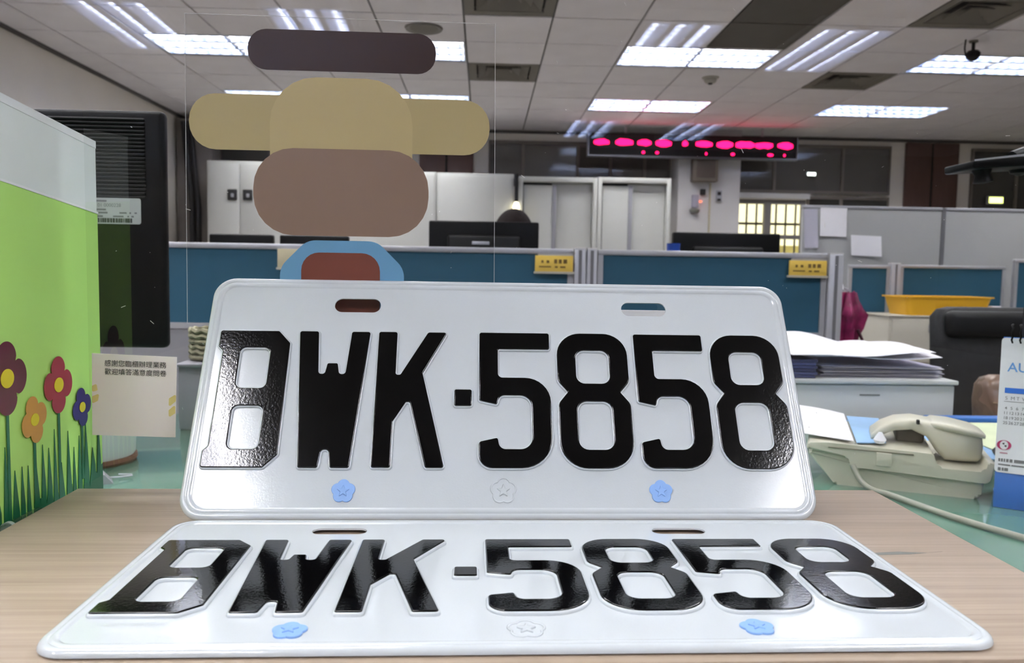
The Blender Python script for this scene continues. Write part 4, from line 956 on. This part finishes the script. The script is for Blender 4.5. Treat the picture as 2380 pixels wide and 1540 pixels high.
# ------------------------------------------------------------------ the two number plates
PW, PH = 380.0, 160.0
G = {}
G['B'] = ([fillet([(9.6, 120.4), (46.2, 120.4), (53.9, 112.0), (53.9, 38.6), (45.9, 30.7), (9.6, 30.7), (9.6, 41.0), (12.6, 44.0), (12.6, 106.2), (9.6, 109.2)], [1.6, 1.6, 1.6, 1.6, 1.6, 1.6, 1.0, 1.6, 1.6, 1.0]),
           fillet([(23.3, 108.6), (42.1, 108.6), (42.1, 81.2), (23.3, 81.2)], 4.0), fillet([(23.4, 69.6), (42.2, 69.6), (42.2, 42.0), (23.4, 42.0)], 4.0)])
G['W'] = ([fillet([(59.3, 120.5), (71.3, 120.5), (73.5, 91.1), (77.4, 91.1), (78.6, 98.4), (85.0, 98.4), (86.3, 91.1), (90.2, 91.1), (92.4, 120.5), (104.3, 120.5), (96.9, 30.6), (85.4, 30.6), (83.9, 41.8), (79.6, 41.8), (78.2, 30.6), (66.4, 30.6)], [1.4, 1.4, 1.9, 1.9, 1.2, 1.2, 1.9, 1.9, 1.4, 1.4, 1.4, 1.4, 2.0, 2.0, 1.4, 1.4])])
G['K'] = ([fillet([(109.7, 120.7), (121.5, 120.7), (121.6, 91.0), (124.6, 91.0), (141.2, 120.7), (153.8, 120.7), (138.6, 91.9), (153.5, 30.8), (142.1, 30.8), (131.3, 72.6), (128.8, 72.6), (121.4, 60.0), (121.3, 30.8), (109.7, 30.8)], [1.4, 1.4, 1.4, 1.4, 2.0, 1.4, 1.0, 1.4, 1.4, 1.2, 1.2, 1.0, 1.4, 1.4])])
G['-'] = ([fillet([(158.8, 81.4), (169.7, 81.4), (169.7, 70.4), (158.8, 70.4)], 1.2)])
five = fillet([(174.3, 121.0), (219.5, 121.0), (219.5, 109.3), (186.2, 109.3), (186.2, 89.7), (219.5, 89.7), (219.5, 30.8), (174.3, 30.8), (174.3, 47.4), (185.9, 50.0), (187.2, 42.8), (207.3, 42.8), (207.3, 77.6), (187.2, 77.6), (185.5, 71.4), (174.3, 74.0)],
              [1.4, 1.4, 1.4, 1.2, 3.0, 17, 19, 19, 2.2, 1.2, 7, 7.5, 7.5, 4.5, 1.2, 1.4], 8)
eight = [fillet([(224.2, 121.2), (270.0, 121.2), (270.0, 87.5), (263.9, 80.2), (270.0, 72.5), (270.0, 30.7), (224.2, 30.7), (224.2, 72.5), (230.4, 80.2), (224.2, 87.5)], [15.5, 15.5, 7, .8, 7, 17, 17, 7, .8, 7], 9),
         fillet([(236.2, 108.9), (257.8, 108.9), (257.8, 86.1), (236.2, 86.1)], 5.5, 6), fillet([(236.0, 73.9), (258.0, 73.9), (258.0, 42.6), (236.0, 42.6)], 6.0, 6)]
G['5'] = [five]; G['8'] = eight
sh = lambda loops, d: [[(p[0] + d, p[1]) for p in lp] for lp in loops]
CHARS = [('B', G['B']), ('W', G['W']), ('K', G['K']), ('-', G['-']), ('5', G['5']), ('8', G['8']), ('5', sh(G['5'], 100.5)), ('8', sh(G['8'], 100.4))]
mm = lambda loops: [[((p[0] - PW / 2) * .001, p[1] * .001) for p in lp] for lp in loops]
SLOTS = [rrect(79.5, 109.4, 135.4, 145.4, 4.9, 8), rrect(268.9, 299.0, 135.4, 145.4, 4.9, 8)]
def plate_sheet_me():
    prof = [(0.0, -2.0), (0.15, -1.1), (.7, -.1), (1.6, .55), (2.6, .75), (3.3, .65), (3.8, .35), (4.6, .75), (5.6, .85), (6.4, .6), (7.3, 0.0)]
    under = [(7.3, -1.0), (3.0, -.35), (1.2, -.8), (.9, -2.0)]
    rings = []
    for d, z in prof + []:
        rings.append([(x, y, z * .001) for x, y in [((a - PW / 2) * .001, b * .001) for a, b in rrect(d, PW - d, d, PH - d, 14.0 - d * .75, 10)]])
    rim = loft_me(rings, False, angle=1.0)
    rim2 = loft_me([[(x, y, z * .001) for x, y in [((a - PW / 2) * .001, b * .001) for a, b in rrect(d, PW - d, d, PH - d, 14.0 - d * .75, 10)]] for d, z in under + [(0.0, -2.0)]], False, angle=1.0)
    flat = curve_me(mm([rrect(7.3, PW - 7.3, 7.3, PH - 7.3, 14.0 - 7.3 * .75, 10)] + SLOTS), .0005); flat.transform(Matrix.Translation((0, 0, -.0005)))
    bm = bmesh.new()
    for m in (rim, rim2, flat): bm.from_mesh(m)
    for lab_, loops in CHARS:                                # pressed-up shoulder round every character
        m = curve_me(mm(loops), .0004, .0010, -.0001, 3); m.transform(Matrix.Translation((0, 0, .0002))); bm.from_mesh(m)
    me = bpy.data.meshes.new('plate'); bmesh.ops.remove_doubles(bm, verts=bm.verts, dist=1e-6)
    bm.to_mesh(me); bm.free()
    for p in me.polygons: p.use_smooth = True
    me.set_sharp_from_angle(angle=.8); flat_tops(me); me.materials.append(M_plate)
    return me
def blossom(r, n=60):
    lp = []
    for k in range(n):
        a = 2 * PI * k / n; lp.append((r * (.82 + .18 * abs(math.cos(2.5 * (a - PI / 2)))) * math.cos(a), r * (.82 + .18 * abs(math.cos(2.5 * (a - PI / 2)))) * math.sin(a)))
    return lp
def star(r): return fillet([((r if k % 2 == 0 else r * .42) * math.cos(PI / 2 + k * PI / 5), (r if k % 2 == 0 else r * .42) * math.sin(PI / 2 + k * PI / 5)) for k in range(10)], r * .06, 3)
SHEET = plate_sheet_me()
CHM = []
for lab_, loops in CHARS:
    m = curve_me(mm(loops), .00025, .0006, -.0006, 3); m.transform(Matrix.Translation((0, 0, .00135))); m.materials.append(M_black); CHM.append((lab_, m))
BLO = curve_me([blossom(.0072)], .0003, .0003, -.0003, 2); BLO.materials.append(M_bsticker)
BLS = curve_me([star(.0042)], .0002, .0004, -.0004, 2); BLS.materials.append(M_bsticker)
BLW = curve_me([blossom(.0080), blossom(.0074)], .0001, .0004, -.0002, 2); BLW.materials.append(M_plate)
BLWS = curve_me([star(.0046)], .0001, .0005, -.0005, 2); BLWS.materials.append(M_plate)
def license_plate(label, loc, rot):
    t = tag(bpy.data.objects.new('license_plate', None), label, 'license plate', 'matching white license plates'); COL.objects.link(t); t.empty_display_size = .05
    t.location = loc; t.rotation_euler = rot
    link('plate_sheet', SHEET, None, t, (0, 0, 0), True)
    for lab_, m in CHM: link('dash' if lab_ == '-' else 'character', m, None, t, (0, 0, 0), True)
    for u in (94.5, 284.3):
        s = link('blossom_sticker', BLO, None, t, ((u - PW / 2) * .001, .017, .0003), True); s['label'] = 'pale blue blossom sticker'
        link('star', BLS, None, s, (0, 0, .0005), True)
    s = link('blossom_emboss', BLW, None, t, ((189.2 - PW / 2) * .001, .0175, .0001), True); link('star', BLWS, None, s, (0, 0, .0002), True)
    return t
license_plate('white plate BWK-5858 standing upright, leaning back against the clear screen', (.01401, .4600, Z0 + .0016), (math.radians(60.3), 0, math.radians(1.087)))
license_plate('white plate BWK-5858 lying flat on the oak counter in front', (.02005, .29595, Z0 + .0029), (0, 0, math.radians(1.04)))
# folded white sheet tucked behind the screen, seen through the right slot of the standing plate
tag(link('folded_sheet', prism_me([(0, 0), (.11, 0), (.11, .004), (0, .004)], 0, .20), M_paper, None, (.055, .60, Z0 - .08), False, (math.radians(90), 0, 0)), 'white card standing behind the screen, glimpsed through a slot of the standing plate', 'card')
